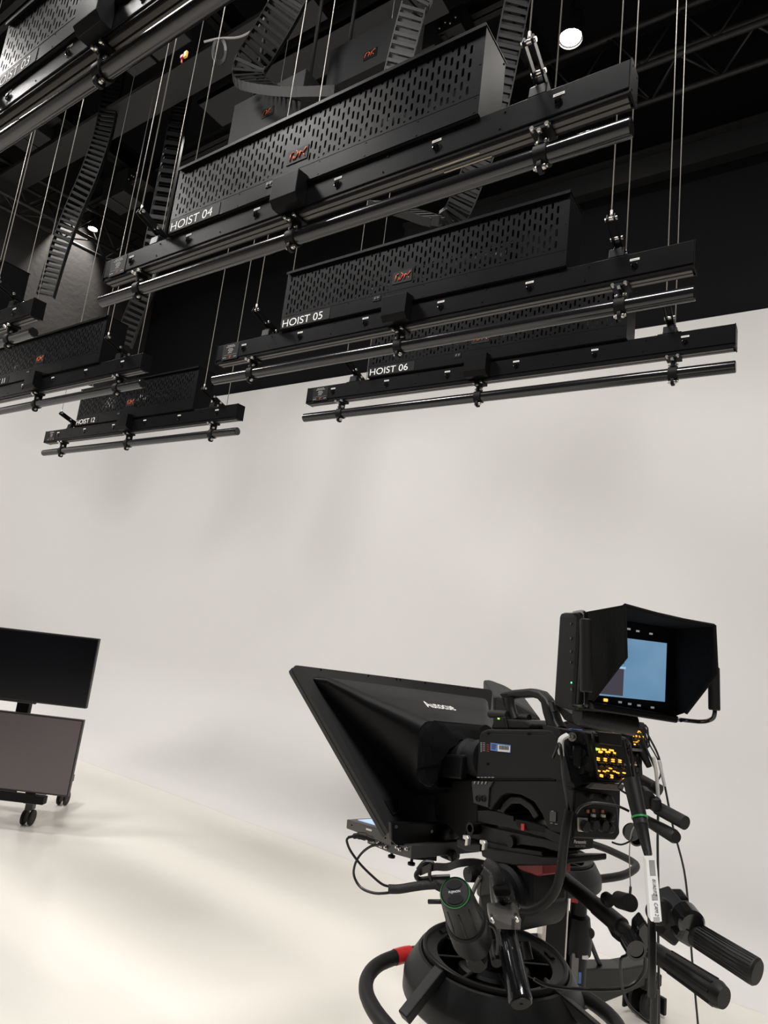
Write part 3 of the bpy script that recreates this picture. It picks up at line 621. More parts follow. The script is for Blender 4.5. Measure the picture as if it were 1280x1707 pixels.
# --- broadcast camera
def broadcast_camera(lab):
    t = thing('broadcast_camera', lab, 'camera', PL([(870, 1350)], 0)[0])
    m = MB(); sideplate(m, [(794, 1297.5), (797.6, 1230), (801, 1220), (812, 1215.5), (915, 1216), (923, 1220), (929, 1228), (946, 1262), (956, 1309), (936, 1301.5), (915, 1298)], .080, -.07, .004); m.build('upper_shell', K['body'], t)
    m = MB(); sideplate(m, [(800, 1229), (804, 1223), (907, 1226), (920, 1222.5), (926, 1229), (943, 1262), (952, 1303), (936, 1298), (915, 1294.5), (797, 1294)], .0825, .079, .001); m.build('side_cover', K['body'], t)
    m = MB()
    for x, y in ((813.5, 1223), (880.5, 1223.5), (812.5, 1273.5)): m.cyl(R1.on(x, y, l=.0855), R1.on(x, y, l=.082), .0028, seg=10)
    m.build('screw', K['gloss'], t)
    body = [(785, 1302), (930, 1301), (957, 1312), (956, 1350), (953, 1399), (940, 1391), (917, 1386), (911, 1379), (904, 1359), (890, 1337), (868, 1325), (846, 1322), (836, 1326), (824, 1341), (818, 1351), (811, 1346), (790, 1340), (786, 1318)]
    m = MB(); sideplate(m, body, .077, -.07, .0035); m.build('lower_shell', K['body'], t)
    m = MB(); sideplate(m, [(800, 1290), (925, 1290), (925, 1312), (800, 1312)], .073, -.066, 0); m.build('inner_core', K['hoist_dark'], t)
    m = MB(); sideplate(m, [(831, 1352), (838, 1337), (850, 1327), (868, 1328), (887, 1341), (898, 1359), (890, 1366), (880, 1350), (866, 1340), (852, 1340), (842, 1350), (838, 1356)], .06, -.06, .003); m.build('shoulder_pad', K['satin'], t)
    # front audio panel with switches
    m = MB(); sideplate(m, [(786, 1303), (822, 1303), (815, 1314), (813, 1346), (797, 1341), (789, 1338)], .081, .076, .001); ap = m.build('front_control_panel', K['gridgrey'], t)
    m = MB()
    for k in range(4): q = R1.on(790.5 + 6.2 * k, 1307, l=.083); m.cyl(q, q + Z * .006 - A * .002, .0013, seg=6)
    m.build('toggle_switch', K['silver'], ap)
    for x in (797, 806):
        m = MB(); m.lathe(R1.on(x, 1331, l=.0815), Lf, [(-.002, .0075), (.003, .0075), (.003, .006)], 16, cap=False); m.cyl(R1.on(x, 1331, l=.081), R1.on(x, 1331, l=.085), .0045, .004); m.build('dial', K['rubber'], ap)
    m = MB(); sideplate(m, [(916, 1353), (927, 1353.5), (926.5, 1370), (915.5, 1369)], .079, .0765, .0005); m.build('recessed_switch', K['gloss'], t)
    m = MB()
    for x, y in ((918.5, 1351.5), (917, 1371.5), (924.5, 1373)): sideplate(m, [(x, y), (x + 4, y + .4), (x + 4, y + 1.4), (x, y + 1)], .0782, .077, 0)
    for k in range(6):
        sideplate(m, [(801, 1237.5 + 2.8 * k), (802.5, 1237.6 + 2.8 * k), (802.5, 1239.4 + 2.8 * k), (801, 1239.3 + 2.8 * k)], .0836, .083, 0)
        sideplate(m, [(804, 1238 + 2.6 * k), (808.5, 1238.2 + 2.6 * k), (808.5, 1239 + 2.6 * k), (804, 1238.8 + 2.6 * k)], .0836, .083, 0)
    for k in range(5): sideplate(m, [(795 + 6 * k, 1295.2), (799.2 + 6 * k, 1295.3), (799.2 + 6 * k, 1296.6), (795 + 6 * k, 1296.5)], .0836, .083, 0)
    m.build('printed_marks', K['grey'], t)
    m = MB()
    for k in range(5): sideplate(m, [(811, 1240.5 + 2.8 * k), (815.5, 1240.7 + 2.8 * k), (815.5, 1241.8 + 2.8 * k), (811, 1241.6 + 2.8 * k)], .0836, .083, 0)
    m.build('red_printed_marks', K['darkred'], t)
    m = MB(); sideplate(m, [(817.5, 1238), (851, 1242), (850.5, 1255), (817, 1251)], .0838, .083, 0); st = m.build('asset_sticker', K['blue'], t); st['label'] = 'blue and white barcode sticker'
    m = MB(); sideplate(m, [(829.5, 1241.5), (850, 1243.8), (849.8, 1254), (829.3, 1252.5)], .0841, .0838, 0); m.build('sticker_panel', K['white'], st)
    m = MB()
    for k in range(13): sideplate(m, [(832 + 1.25 * k, 1242.5 + .1 * k), (832.7 + 1.25 * k, 1242.6 + .1 * k), (832.7 + 1.25 * k, 1249.2 + .1 * k), (832 + 1.25 * k, 1249.1 + .1 * k)], .0844, .0841, 0)
    m.build('barcode', K['hoist_dark'], st)
    m = MB()
    for k in range(3): sideplate(m, [(819, 1241 + 3 * k), (827 - k, 1241.8 + 3 * k), (827 - k, 1242.6 + 3 * k), (819, 1241.8 + 3 * k)], .0844, .0838, 0)
    m.build('sticker_text', K['hoist_dark'], st)
    # angled side connector panel and rear control panel
    P0 = R1.on(940, 1214, l=.078); 
    rear = -.284
    def rp(x, y): return R1.on(x, y, a=rear)
    sp = [R1.on(x, y, l=.078) for x, y in ((932, 1215), (947, 1260), (958, 1314))]
    rq = [rp(981, 1223), rp(987, 1262), rp(991, 1297)]
    for k in range(2):
        m = MB(); a0, a1, b0, b1 = sp[k], sp[k + 1], rq[k], rq[k + 1]; inn = A * .05
        m.loft([[a0, a1, a1 + inn, a0 + inn], [b0, b1, b1 + inn, b0 + inn]]); m.build('corner_panel', K['body'], t)
    def mix(u, v, off=.0): # u along side->rear, v downward
        a = sp[0].lerp(sp[2], v); b_ = rq[0].lerp(rq[2], v); n = (rq[0] - sp[0]).cross(sp[2] - sp[0]).normalized()
        if n.dot(CAM - a) < 0: n = -n
        return a.lerp(b_, u) + n * off, n
    m = MB(); q, n = mix(.42, .12, 0); m.lathe(q, n, [(0, .0095), (.004, .0095), (.004, .0075), (.012, .0065), (.012, .004), (.003, .004)], 18); m.build('coax_socket', K['steel'], t)
    for u, v, r in ((.80, .22, .0035), (.66, .42, .0075), (.68, .62, .0075), (.46, .76, .007), (.80, .90, .0035)):
        m = MB(); q, n = mix(u, v, .001); m.lathe(q, n, [(0, r), (.003, r), (.003, r * .8), (.0015, r * .75)], 18); m.build('round_button', K['rubber'], t)
    m = MB(); q, n = mix(.42, .50, .002); m.obox(q, n.cross(Z), Z, n, (.02, .045, .008), .004); m.build('camera_socket', K['gloss'], t)
    m = MB(); q, n = mix(.10, .20, .008); m.tube([q + V((0, 0, .012)) - A * .01, q + n * .014, q + n * .016 - Z * .015, q + n * .010 - Z * .03], .009, 12, flat=.5); m.build('cable_label', K['white'], t)
    m = MB(); m.prism([rp(977, 1221), rp(1041, 1229), rp(1056, 1297), rp(1042, 1305), rp(991, 1298)], A * .045, .004); m.build('rear_housing', K['body'], t)
    m = MB()
    rc = [rp(984, 1223), rp(1037, 1230), rp(1046, 1240), rp(1053, 1296), rp(1043, 1303), rp(991, 1296.5)]
    for k in range(6): m.cyl(rc[k] - A * .006, rc[(k + 1) % 6] - A * .006, .0035, seg=8)
    m.build('panel_frame', K['satin'], t)
    m = MB(); m.prism([rp(991, 1218), rp(1029, 1222), rp(1029, 1243), rp(992, 1238)], -A * .012, .002); m.build('accessory_plate', K['body2'], t)
    def dot(x, y, w=4.2, h=2.2, mt='ledA', nm='amber_led'):
        m = MB(); c = rp(x, y) - A * .004; m.obox(c, Lf, Z, A, (w * .00095, h * .00095, .006), .0004); return m.build(nm, K[mt], t)
    zz = z4([(495, 515), (515, 488), (540, 492), (560, 518), (585, 518), (603, 496), (627, 500), (652, 530)], 7.11, 930, 1180)
    for x, y in zz: dot(x, y, 2.3, 3.6)
    dot(997.5, 1252.5, 4, 5)
    dot(991, 1248, 5, 4.5, 'ledL', 'green_led'); dot(995.5, 1248, 4, 3)
    for x, y in ((994.3, 1263), (1006.2, 1264), (1019, 1265.5), (1030.5, 1266.5)): dot(x, y, 5, 2.2); dot(x, y + 3.2, 5, 2.2)
    for x, y in z4([(603, 712)], 7.11, 930, 1180): dot(x, y, 5, 2)
    for x, y in z4([(465, 741), (532, 748), (570, 740), (650, 748), (690, 764), (765, 766)], 7.11, 930, 1180): dot(x, y, 4.6, 2.4)
    for x, y in z4([(497, 790), (617, 795), (617, 818), (497, 806), (748, 832)], 7.11, 930, 1180): dot(x, y, 4.5, 2.6)
    for x, y in z4([(475, 660), (553, 665), (645, 680), (735, 685), (548, 795), (705, 800), (545, 560), (635, 565)], 7.11, 930, 1180):
        m = MB(); m.lathe(rp(x, y) - A * .002, -A, [(0, .0052), (.010, .0045), (.012, .003)], 14); m.build('knob', K['gloss'], t)
    for x, y in z4([(510, 655), (590, 640), (685, 660), (765, 670)], 7.11, 930, 1180):
        m = MB(); m.lathe(rp(x, y) - A * .002, -A, [(0, .003), (.006, .0025)], 10); m.build('toggle', K['gmetal'], t)
    # lower rear connector block
    r2 = -.288
    def rp2(x, y): return R1.on(x, y, a=r2)
    m = MB(); m.prism([rp2(958, 1318), rp2(1022, 1327), rp2(1030, 1345), rp2(1034, 1390), rp2(1026, 1401), rp2(955, 1398)], A * .022, .004); m.build('rear_connector_block', K['body2'], t)
    m = MB(); m.prism([rp2(974, 1312), rp2(986, 1304), rp2(1034, 1306), rp2(1030, 1316)], -A * .012, .001); m.build('card_slot', K['gmetal'], t)
    m = MB(); m.prism([rp2(961, 1362), rp2(978, 1363), rp2(977, 1386.5), rp2(961, 1385)], -A * .004, .0015); m.build('xlr_plate', K['silver'], t)
    m = MB(); m.lathe(rp2(970, 1375) - A * .004, -A, [(0, .011), (.008, .011), (.010, .009)], 18); m.build('xlr_cap', K['rubber'], t)
    for x, y in ((986, 1373), (1001.5, 1374)):
        m = MB(); m.lathe(rp2(x, y) - A * .001, -A, [(0, .0125), (.003, .0125), (.003, .011), (.012, .010)], 20); c_ = m.build('connector_cap', K['rubber'], t)
        m = MB(); m.lathe(rp2(x, y) - A * .001, -A, [(0, .0128), (.002, .0135), (.003, .0128)], 20, cap=False); m.build('connector_ring', K['gmetal'], c_)
    for x, y in ((987, 1358.5), (1003.5, 1359)):
        m = MB(); m.prism([rp2(x - 3, y - 2.5), rp2(x + 3, y - 2.2), rp2(x + 3, y + 2.8), rp2(x - 3, y + 2.5)], -A * .005, .0008); m.build('connector_latch', K['white'], t)
    for x, y in ((978.5, 1352), (988, 1351), (1003, 1352)):
        m = MB(); m.prism([rp2(x - 2.2, y - 3), rp2(x + 2.2, y - 2.7), rp2(x + 2.2, y + 2.8), rp2(x - 2.2, y + 2.5)], -A * .003, .0006); m.build('copper_port', K['copper'], t)
    for x, y, r in ((1017, 1362, .009), (1015, 1380, .0105), (981, 1325, .006), (1007, 1328, .006)):
        m = MB(); m.lathe(rp2(x, y) - A * .001, -A, [(0, r), (.006, r * .9), (.008, r * .6)], 16); m.build('round_cap', K['rubber'], t)
    # carry handle
    m = MB(); hp = [(844, 1161), (860, 1157.5), (890, 1155), (904, 1159), (912, 1168), (918, 1185), (924, 1204), (931, 1217)]
    secs = []
    for i, (x, y) in enumerate(hp):
        p = R1.on(x, y, l=.012); q0 = R1.on(*hp[max(i - 1, 0)], l=.012); q1 = R1.on(*hp[min(i + 1, len(hp) - 1)], l=.012); d = (q1 - q0).normalized(); n = d.cross(Lf).normalized()
        wz = .010 if i < 5 else .014
        secs.append(rounded(p, Lf, n, .034, wz * 2, .007, 3))
    m.loft(secs, smooth=True); m.build('carry_handle', K['satin'], t)
    m = MB(); m.tube(PL([(849, 1163), (851, 1180), (857, 1200)], .03), .0125, 14); m.tube(PL([(849, 1163), (851, 1180), (857, 1200)], -.01), .0125, 14); m.build('handle_post', K['satin'], t)
    m = MB(); sideplate(m, [(912, 1167), (920, 1169), (925, 1186), (918, 1188)], .034, .026, .002); m.build('handle_switch', K['gloss'], t)
    m = MB(); sideplate(m, [(832, 1157), (845, 1156), (846, 1162), (838, 1163)], .03, -.01, .001); sideplate(m, [(836, 1160), (846, 1160), (846, 1178), (840, 1178)], .02, 0, .001); m.build('accessory_shoe', K['hoist_dark'], t)
    m = MB(); sideplate(m, [(818, 1215), (824, 1196), (840, 1194), (845, 1215)], .06, -.05, .003); sideplate(m, [(838, 1215), (843, 1198), (874, 1200), (884, 1208), (884, 1216)], .055, -.05, .004); m.build('top_mount', K['body2'], t)
    m = MB(); m.cyl(R1.on(817, 1190, l=.045), R1.on(846, 1192, l=.045), .0095, seg=16); m.cyl(R1.on(856, 1195, l=.02), R1.on(882, 1197, l=.02), .0085, seg=16); m.build('microphone_clamp', K['rubber'], t)
    m = MB(); m.obox(R1.on(831, 1198, l=.062), A, Lf, Z, (.004, .003, .003)); m.build('green_led', K['ledL'], t)
    # lens
    ax = (R1.on(735, 1262, l=0) - R1.on(800, 1266, l=0)).normalized(); lp = R1.on(812, 1266, l=0)
    m = MB(); m.lathe(lp, ax, [(0, .048), (.03, .048), (.035, .040), (.06, .042), (.065, .050), (.10, .052), (.104, .047)], 40); ln = m.build('lens', K['body'], t)
    m = MB()
    for k in range(22): m.lathe(lp + ax * (.104 + .0026 * k), ax, [(0, .047 + .0015 * (k % 2)), (.0026, .047 + .0015 * (k % 2))], 40, cap=False)
    m.lathe(lp + ax * .161, ax, [(0, .047), (.004, .050), (.03, .052)], 40, cap=False); m.build('focus_ring', K['rubber'], ln)
    m = MB(); m.lathe(lp + ax * .175, ax, [(0, .046), (.002, .046)], 40); m.build('front_element', K['lens'], ln)
    m = MB(); m.obox(lp + ax * .07 + Lf * .052 - Z * .02, ax, Lf, Z, (.09, .02, .06), .006); m.build('servo_unit', K['body2'], ln)
    return t
bc = broadcast_camera('large black broadcast camera in the foreground with amber lit rear buttons')
m = MB(); q = [R1.on(x, y, a=-.262) for x, y in ((945, 1396), (989, 1398), (989, 1414.5), (945, 1413))]; m.prism(q, A * .06, .001); mk = m.build('adapter_plate', K['body2'], bc)
ux = (q[1] - q[0]).normalized(); uy = (Z - ux * ux.z).normalized(); m = text_bm('Panasonic', .0095, R1.on(956, 1405.5, a=-.2635), ux, uy, .0004, offset=.02); m.build('maker_name', K['text'], mk)
m = text_bm('SHAN-TM700', .0055, R1.on(958, 1411.5, a=-.2635), ux, uy, .0004); m.build('model_name', K['grey'], mk)

# --- viewfinder monitor
VO = PD(1060, 1110, 1.25); VO.z = 0
VF = Frame(VO, -50)
v = thing('viewfinder_monitor', 'black hooded viewfinder monitor with a lit blue screen on top of the nearer camera', 'monitor', VF.w(0, 0, 1.47))
def vbox(m, a0, a1, l0, l1, z0, z1, bev=.003): return m.obox(VF.w((a0 + a1) / 2, (l0 + l1) / 2, (z0 + z1) / 2), VF.A, VF.L, Z, (abs(a1 - a0), abs(l1 - l0), abs(z1 - z0)), bev)
m = MB(); vbox(m, .010, .088, -.100, .124, 1.474, 1.660, .010); m.build('casing', K['body'], v)
m = MB(); vbox(m, -.002, .012, -.098, .122, 1.478, 1.656, .004); m.build('bezel', K['body2'], v)
m = MB(); vbox(m, -.0035, -.001, -.0665, .080, 1.509, 1.6215, 0); sc_ = m.build('screen', K['vfscreen'], v)
m = MB(); vbox(m, -.0045, -.003, .030, .0795, 1.512, 1.562, 0); m.build('picture_of_television', K['vfdark'], sc_)
m = MB(); vbox(m, -.0045, -.003, .030, .0795, 1.572, 1.590, 0); m.build('picture_of_television', K['vfdark'], sc_)
m = MB(); vbox(m, -.0045, -.003, .026, .0795, 1.5625, 1.5665, 0); m.build('picture_of_wall_edge', K['vflight'], sc_)
for x, y in ((1048, 1048.5), (1063, 1052), (1085, 1056.5), (1033.5, 1170.5), (1049.5, 1173.5), (1065, 1176), (1087.5, 1179.5)):
    m = MB(); p = VF.on(x, y, a=-.003); m.obox(p, VF.L, Z, VF.A, (.0068, .0036, .002), .0003); m.build('backlit_key', K['off'], v)
m = MB(); p = VF.on(1009.5, 1167, a=-.003); m.obox(p, VF.L, Z, VF.A, (.0085, .0055, .003), .001); m.build('amber_key', K['ledA'], v)
for x, y, r in ((952.5, 1040, .003), (952.5, 1064, .0035), (952.5, 1086, .0035), (952.5, 1104, .003), (953.5, 1149, .004)):
    m = MB(); p = VF.on(x, y, l=.124); m.lathe(p - VF.L * .001, VF.L, [(0, r), (.003, r * .8)], 12); m.build('side_button', K['gloss'], v)
m = MB(); p = VF.on(952.5, 1138, l=.124); m.lathe(p - VF.L * .001, VF.L, [(0, .0022), (.002, .0016)], 10); m.build('green_led', K['ledG'], v)
# hood
hl, hr = .120, -.092
def VP(x, y, l): return VF.on(x, y, l=l)
LP = [VP(x, y, hl) for x, y in ((964, 1022), (1041, 1008), (1043.5, 1096), (1030, 1112), (988, 1167), (975, 1167))]
RPx = [(1190, 1042), (1194, 1122), (1143, 1188)]
th_ = .003
hood = MB(); hood.prism(LP, -VF.L * th_, .0008)
tl = VF.c(LP[1]); RA = [VF.on(x, y, a=tl.x) for x, y in ((1190, 1042),)][0]; rl = VF.c(RA).y
RPp = [VF.w(0, hr, 1.655)] + [VF.on(x, y, l=rl) for x, y in RPx] + [VF.w(-.004, hr, 1.484)]
hood.prism(RPp, VF.L * th_, .0008)
hood.prism([VF.w(0, hl, VF.c(LP[0]).z), LP[1], RA, VF.w(0, hr, 1.655)], -Z * th_, 0)
ridge0, ridge1 = LP[1] - Z * .001, RA - Z * .001
hood.tube([ridge0, ridge0.lerp(ridge1, .5) - Z * .003, ridge1], .0035, 8)
hood.tube([LP[1], LP[2], LP[3], LP[4]], .0030, 8, 0); hood.tube([RPp[1], RPp[2], RPp[3]], .0040, 8, 0)
hood.build('sun_hood', K['cloth'], v)
m = MB(); m.prism([VF.on(x, y, a=-.02) for x, y in ((985, 1170), (1132, 1194), (1130, 1206), (990, 1184))], VF.A * .08, .003); m.build('base_rail', K['body2'], v)
# side handles of the viewfinder
def vh(pts, g0, g1, lab):
    m = MB(); m.tube(pts, .004, 10, 3); h_ = m.build('grab_handle', K['gloss'], v)
    m = MB(); m.lathe(g0, g1 - g0, [(0, .009), (.002, .0105), ((g1 - g0).length - .002, .0105), ((g1 - g0).length, .009)], 16); m.build('foam_grip', K['rubber'], h_)
hz = .155
vh([VP(957, 1022, .124), VP(970, 1020, hz - .01), VP(975.5, 1024, hz), VP(976, 1032, hz), VP(977, 1160, hz), VP(976, 1175, hz), VP(970, 1178, hz - .01), VP(957, 1176, .124)], VP(976, 1032, hz), VP(977, 1154, hz), '')
hq = -.135
vh([VF.w(-.01, -.10, 1.478), VP(1128, 1199, -.115), VP(1165, 1203, hq), VP(1184, 1200, hq), VP(1191, 1190, hq), VP(1190.5, 1160, hq), VP(1189, 1066, hq), VP(1186, 1060, hq)], VP(1189.5, 1112, hq), VP(1190.5, 1184, hq), '')
# swivel mount roll under the viewfinder
m = MB(); p0, p1 = VF.on(962, 1190, a=.03), VF.on(1056, 1208, a=.03); d = (p1 - p0); m.lathe(p0, d, [(0, .010), (.0, .017), (.004, .021), (.02, .022), (.021, .021), (.04, .022), (.041, .021), (.07, .022), (.071, .021), (d.length * .7, .022), (d.length * .71, .021), (d.length - .004, .022), (d.length, .014)], 28); m.build('swivel_mount', K['satin'], v)
m = MB(); sideplate(m, [(921, 1170), (936, 1178), (975, 1205), (975, 1216), (940, 1200)], .02, -.02, .002); m.build('slide_arm', K['body2'], v)
vc = MB()
for k in range(3): vc.tube([PD(x + k * 2, y + k * 2, 1.27) for x, y in ((955, 1190), (966, 1203), (985, 1206), (996, 1196), (985, 1184), (966, 1186))], .0016, 6)
tag(vc.build('viewfinder_cable', K['cable']), 'thin black cable coiled under the viewfinder monitor', 'cable')

# --- teleprompter
tp = thing('teleprompter', 'large black teleprompter hood with a white maker name, in front of the nearer camera', 'teleprompter', R1.w(.25, 0, 1.06))
TLc, TRc = R1.on(487, 1108, a=.50), R1.on(821, 1150, a=.50)
BLc = R1.on(652, 1396, a=.25); BRc = R1.w(.25, -.15, R1.c(BLc).z)
fc = [TLc, TRc, BRc, BLc]
cen = sum(fc, V()) / 4
fn = (TRc - TLc).cross(BLc - TLc).normalized()
if fn.dot(A) < 0: fn = -fn          # away from the camera body, toward the presenter
def inset(k, off=0.): return [c + (cen - c) * k + fn * off for c in fc]
def roundpoly(pts, r, n=4):
    out = []
    for i, p in enumerate(pts):
        a, c = pts[i - 1], pts[(i + 1) % len(pts)]; u, w_ = (a - p).normalized(), (c - p).normalized()
        for k in range(n + 1):
            t = k / n; out.append((p + u * r) * (1 - t) ** 2 + p * 2 * t * (1 - t) + (p + w_ * r) * t ** 2)
    return out
def on_flange(x, y, off=0.): d = ray(x, y); return CAM + d * ((cen - CAM).dot(fn) / d.dot(fn)) - fn * off
ic = [on_flange(516, 1127), on_flange(808, 1166), None, on_flange(686, 1326)]
ic[2] = ic[3] + (BRc - BLc) * .55 + (TRc - BRc) * .0
o1, i1 = roundpoly(inset(0), .018), roundpoly(ic, .03)
m = MB(); bmf = bmesh.new()
def ringmesh(outer, inner, th_, M_):
    b_ = bmesh.new(); n = len(outer)
    L_ = [[b_.verts.new(p + fn * q) for p in pts] for q in (0, th_) for pts in (outer, inner)]
    for k in range(n):
        j = (k + 1) % n
        for q0, q1 in ((0, 1), (2, 3), (0, 2), (1, 3)): b_.faces.new((L_[q0][k], L_[q0][j], L_[q1][j], L_[q1][k]))
    bmesh.ops.recalc_face_normals(b_, faces=b_.faces); M_.merge(b_)
ringmesh(o1, i1, .016, m); m.build('hood_flange', K['hood'], tp)
m = MB(); ringmesh(roundpoly([c + fn * .016 for c in inset(-.004)], .018), roundpoly([c + fn * .016 for c in inset(.05)], .02), .016, m); m.build('glass_frame', K['satin'], tp)
m = MB(); m.loft([roundpoly(inset(.05, .020), .02), roundpoly(inset(.05, .024), .02)]); m.build('mirror_glass', K['gloss'], tp)
m = MB()
for u in (.11, .33, .47, .49, .62, .86): m.cyl(TLc.lerp(TRc, u) - fn * .002 + (cen - TLc.lerp(TRc, u)) * .025, TLc.lerp(TRc, u) + (cen - TLc.lerp(TRc, u)) * .025 + fn * .002, .003, seg=8)
m.build('screw', K['gloss'], tp)
# tapered shell behind the glass
o_tl, o_tr = R1.on(699, 1200, a=.19), R1.w(.19, -.125, R1.c(R1.on(699, 1200, a=.19)).z - .01); o_bl, o_br = R1.on(694, 1312, a=.17), R1.w(.17, -.12, R1.c(R1.on(688, 1318, a=.17)).z)
op = [o_tl, o_tr, o_br, o_bl]
s0 = roundpoly([c + (sum(ic, V()) / 4 - c) * -.01 for c in ic], .035, 6); s3 = roundpoly(op, .045, 6)
s1 = [a.lerp(c, .10) - fn * .018 for a, c in zip(s0, s3)]; s2 = [a.lerp(c, .94) - V((0, 0, 0)) for a, c in zip(s0, s3)]
m = MB(); m.loft([s0, s1, [a.lerp(c, .5) - fn * .006 for a, c in zip(s0, s3)], s2, s3], cap=False, smooth=True); m.build('hood_shell', K['hoodin'], tp)
# soft sleeve round the lens
lensc = R1.on(752, 1268, l=0); axl = (R1.on(735, 1262, l=0) - R1.on(800, 1266, l=0)).normalized()
N = 48; su = Lf; sv = axl.cross(Lf).normalized()
if sv.z < 0: sv = -sv
def resample(pts, n):
    c = sum(pts, V()) / len(pts); out = []
    for k in range(n):
        a = 2 * PI * k / n; best = max(pts, key=lambda p: math.cos(math.atan2((p - c).dot(sv), (p - c).dot(su)) - a)); out.append(best)
    return out
base_ = resample(s3, N); cc = sum(op, V()) / 4
secs = [[p for p in base_]]
for j in range(1, 9):
    t_ = j / 8; row = []
    for k in range(N):
        a = 2 * PI * k / N; rr = .060 + .006 * math.sin(3 * a + .4) + .004 * math.sin(5 * a + j) + .003 * math.sin(11 * a - j * 1.3)
        tgt = lensc - axl * .030 + su * rr * math.cos(a) + sv * rr * math.sin(a) - axl * (.045 * math.sin(a) + .015 * math.cos(a))
        p = base_[k].lerp(tgt, t_) + (base_[k] - cc).normalized() * (.016 * math.sin(PI * t_) * (1 + .8 * math.sin(4 * a + 2.2 * j)))
        row.append(p)
    secs.append(row)
m = MB(); m.loft(secs, cap=False, smooth=True); m.build('lens_sleeve', K['cloth'], tp)
fr = TRc - TLc; fdn = (BLc - TLc).normalized()
m = MB(); m.prism([on_flange(x, y) for x, y in ((640, 1334), (663, 1335), (671, 1358), (653, 1357))], -fn * .0015, 0); rc_ = m.build('painted_recess', K['hoist_dark'], tp)  # flat dark panel; the recess's shade is put into its colour
m = MB(); m.tube([on_flange(x, y, .002) for x, y in ((654, 1358), (664, 1352), (666, 1338))], .0022, 6, 2); m.build('recess_lip', K['hood'], rc_)
# maker name
tdir = (TRc - TLc).normalized(); pu = R1.on(710, 1187, a=.30); pv = R1.on(758, 1192, a=.285); 
# lettering lies on the upper face of the shell
def shell_pt(x, y):
    # intersection of the picture ray with the plane through the shell's upper face
    q0, q1, q2 = s0[3].lerp(s0[10], .5) - fn * .02, s0[3] - fn * .02, (o_tl + o_tr) / 2
    n = (TRc - TLc).cross(q2 - ((TLc + TRc) / 2 + (cen - (TLc + TRc) / 2) * .12 - fn * .018)).normalized(); base = (TLc + TRc) / 2 + (cen - (TLc + TRc) / 2) * .12 - fn * .018
    if n.dot(CAM - base) < 0: n = -n
    d = ray(x, y); return CAM + d * ((base - CAM).dot(n) / d.dot(n)) + n * .014, n
a_, n_ = shell_pt(711, 1187); b2, _ = shell_pt(759, 1192.5); ux = (b2 - a_).normalized(); uy = n_.cross(ux)
h_, _ = shell_pt(712, 1176.5); kh = abs((h_ - a_).dot(uy)) / .70 * .86
m = text_bm('Autocue', kh, a_, ux, uy, .0005, shear=.12, offset=.0, xscale=(b2 - a_).length / 3.45 / kh); m.build('maker_name', K['text'], tp)
# corner bracket, reflector monitor, electronics box
m = MB(); m.prism([R1.on(x, y, a=.225) for x, y in ((652, 1371), (744, 1372), (752, 1380), (735, 1412), (662, 1410), (653, 1402))], A * .015, .003); m.build('corner_bracket', K['body2'], tp)
m = MB()
for x, y in ((660.5, 1378.5), (719.5, 1386)): m.lathe(R1.on(x, y, a=.2235), A, [(-.001, .004), (.004, .0045)], 12)
m.build('screw', K['gmetal'], tp)
ls = R1.c(BLc).y + .005
m = MB(); mp = [(578, 1366), (652, 1388), (652, 1409), (577, 1381)]; sideplate(m, mp, ls, -ls, .002); mo = m.build('prompter_monitor', K['frame'], tp)
t0_, t1_ = R1.on(578, 1366, l=ls), R1.on(652, 1388, l=ls); ud = (t1_ - t0_).normalized(); up_ = Lf.cross(ud)
if up_.z < 0: up_ = -up_
ctr = (t0_ + t1_) / 2 - Lf * ls
m = MB(); m.obox(ctr + up_ * .0008, ud, Lf, up_, ((t1_ - t0_).length - .05, 2 * ls - .045, .002)); m.build('screen', K['pscreen'], mo)
m = MB(); sideplate(m, [(610, 1380.3), (619.5, 1383), (619.2, 1386), (610, 1383.3)], ls + .0005, ls - .0005, 0); m.build('name_badge', K['silver'], mo)
m = MB()
for x, y in ((586, 1375.5), (642, 1397)): m.cyl(R1.on(x, y, l=ls + .0015), R1.on(x, y, l=ls - .001), .0018, seg=8)
m.build('screw', K['gloss'], mo)
lb_ = ls - .03
m = MB(); sideplate(m, [(612, 1395), (640, 1402), (686, 1409), (685, 1432), (650, 1422), (612, 1406)], lb_, -.1, .002); eb = m.build('electronics_box', K['frame'], tp)
m = MB(); m.prism([R1.on(x, y, a=.235) for x, y in ((686, 1408), (730, 1412), (728, 1436), (687, 1433))], A * .05, .002); m.build('rear_block', K['hoist_dark'], tp)
for k, (x, y) in enumerate(((623, 1402), (633, 1406), (637, 1410), (645, 1412.5), (664, 1412), (669, 1416), (680, 1415))):
    m = MB(); m.lathe(R1.on(x, y, l=lb_ - .001), Lf, [(0, .0045), (.004, .0045), (.004, .003), (.009, .003)], 12); m.build('connector', K['steel'], eb)
for x, y in ((653, 1424), (686, 1436)):
    m = MB(); q = R1.on(x, y, l=lb_ - .03); m.lathe(q, -Z, [(-.006, .004), (.002, .004), (.003, .010), (.008, .010)], 14); m.build('levelling_foot', K['rubber'], eb)
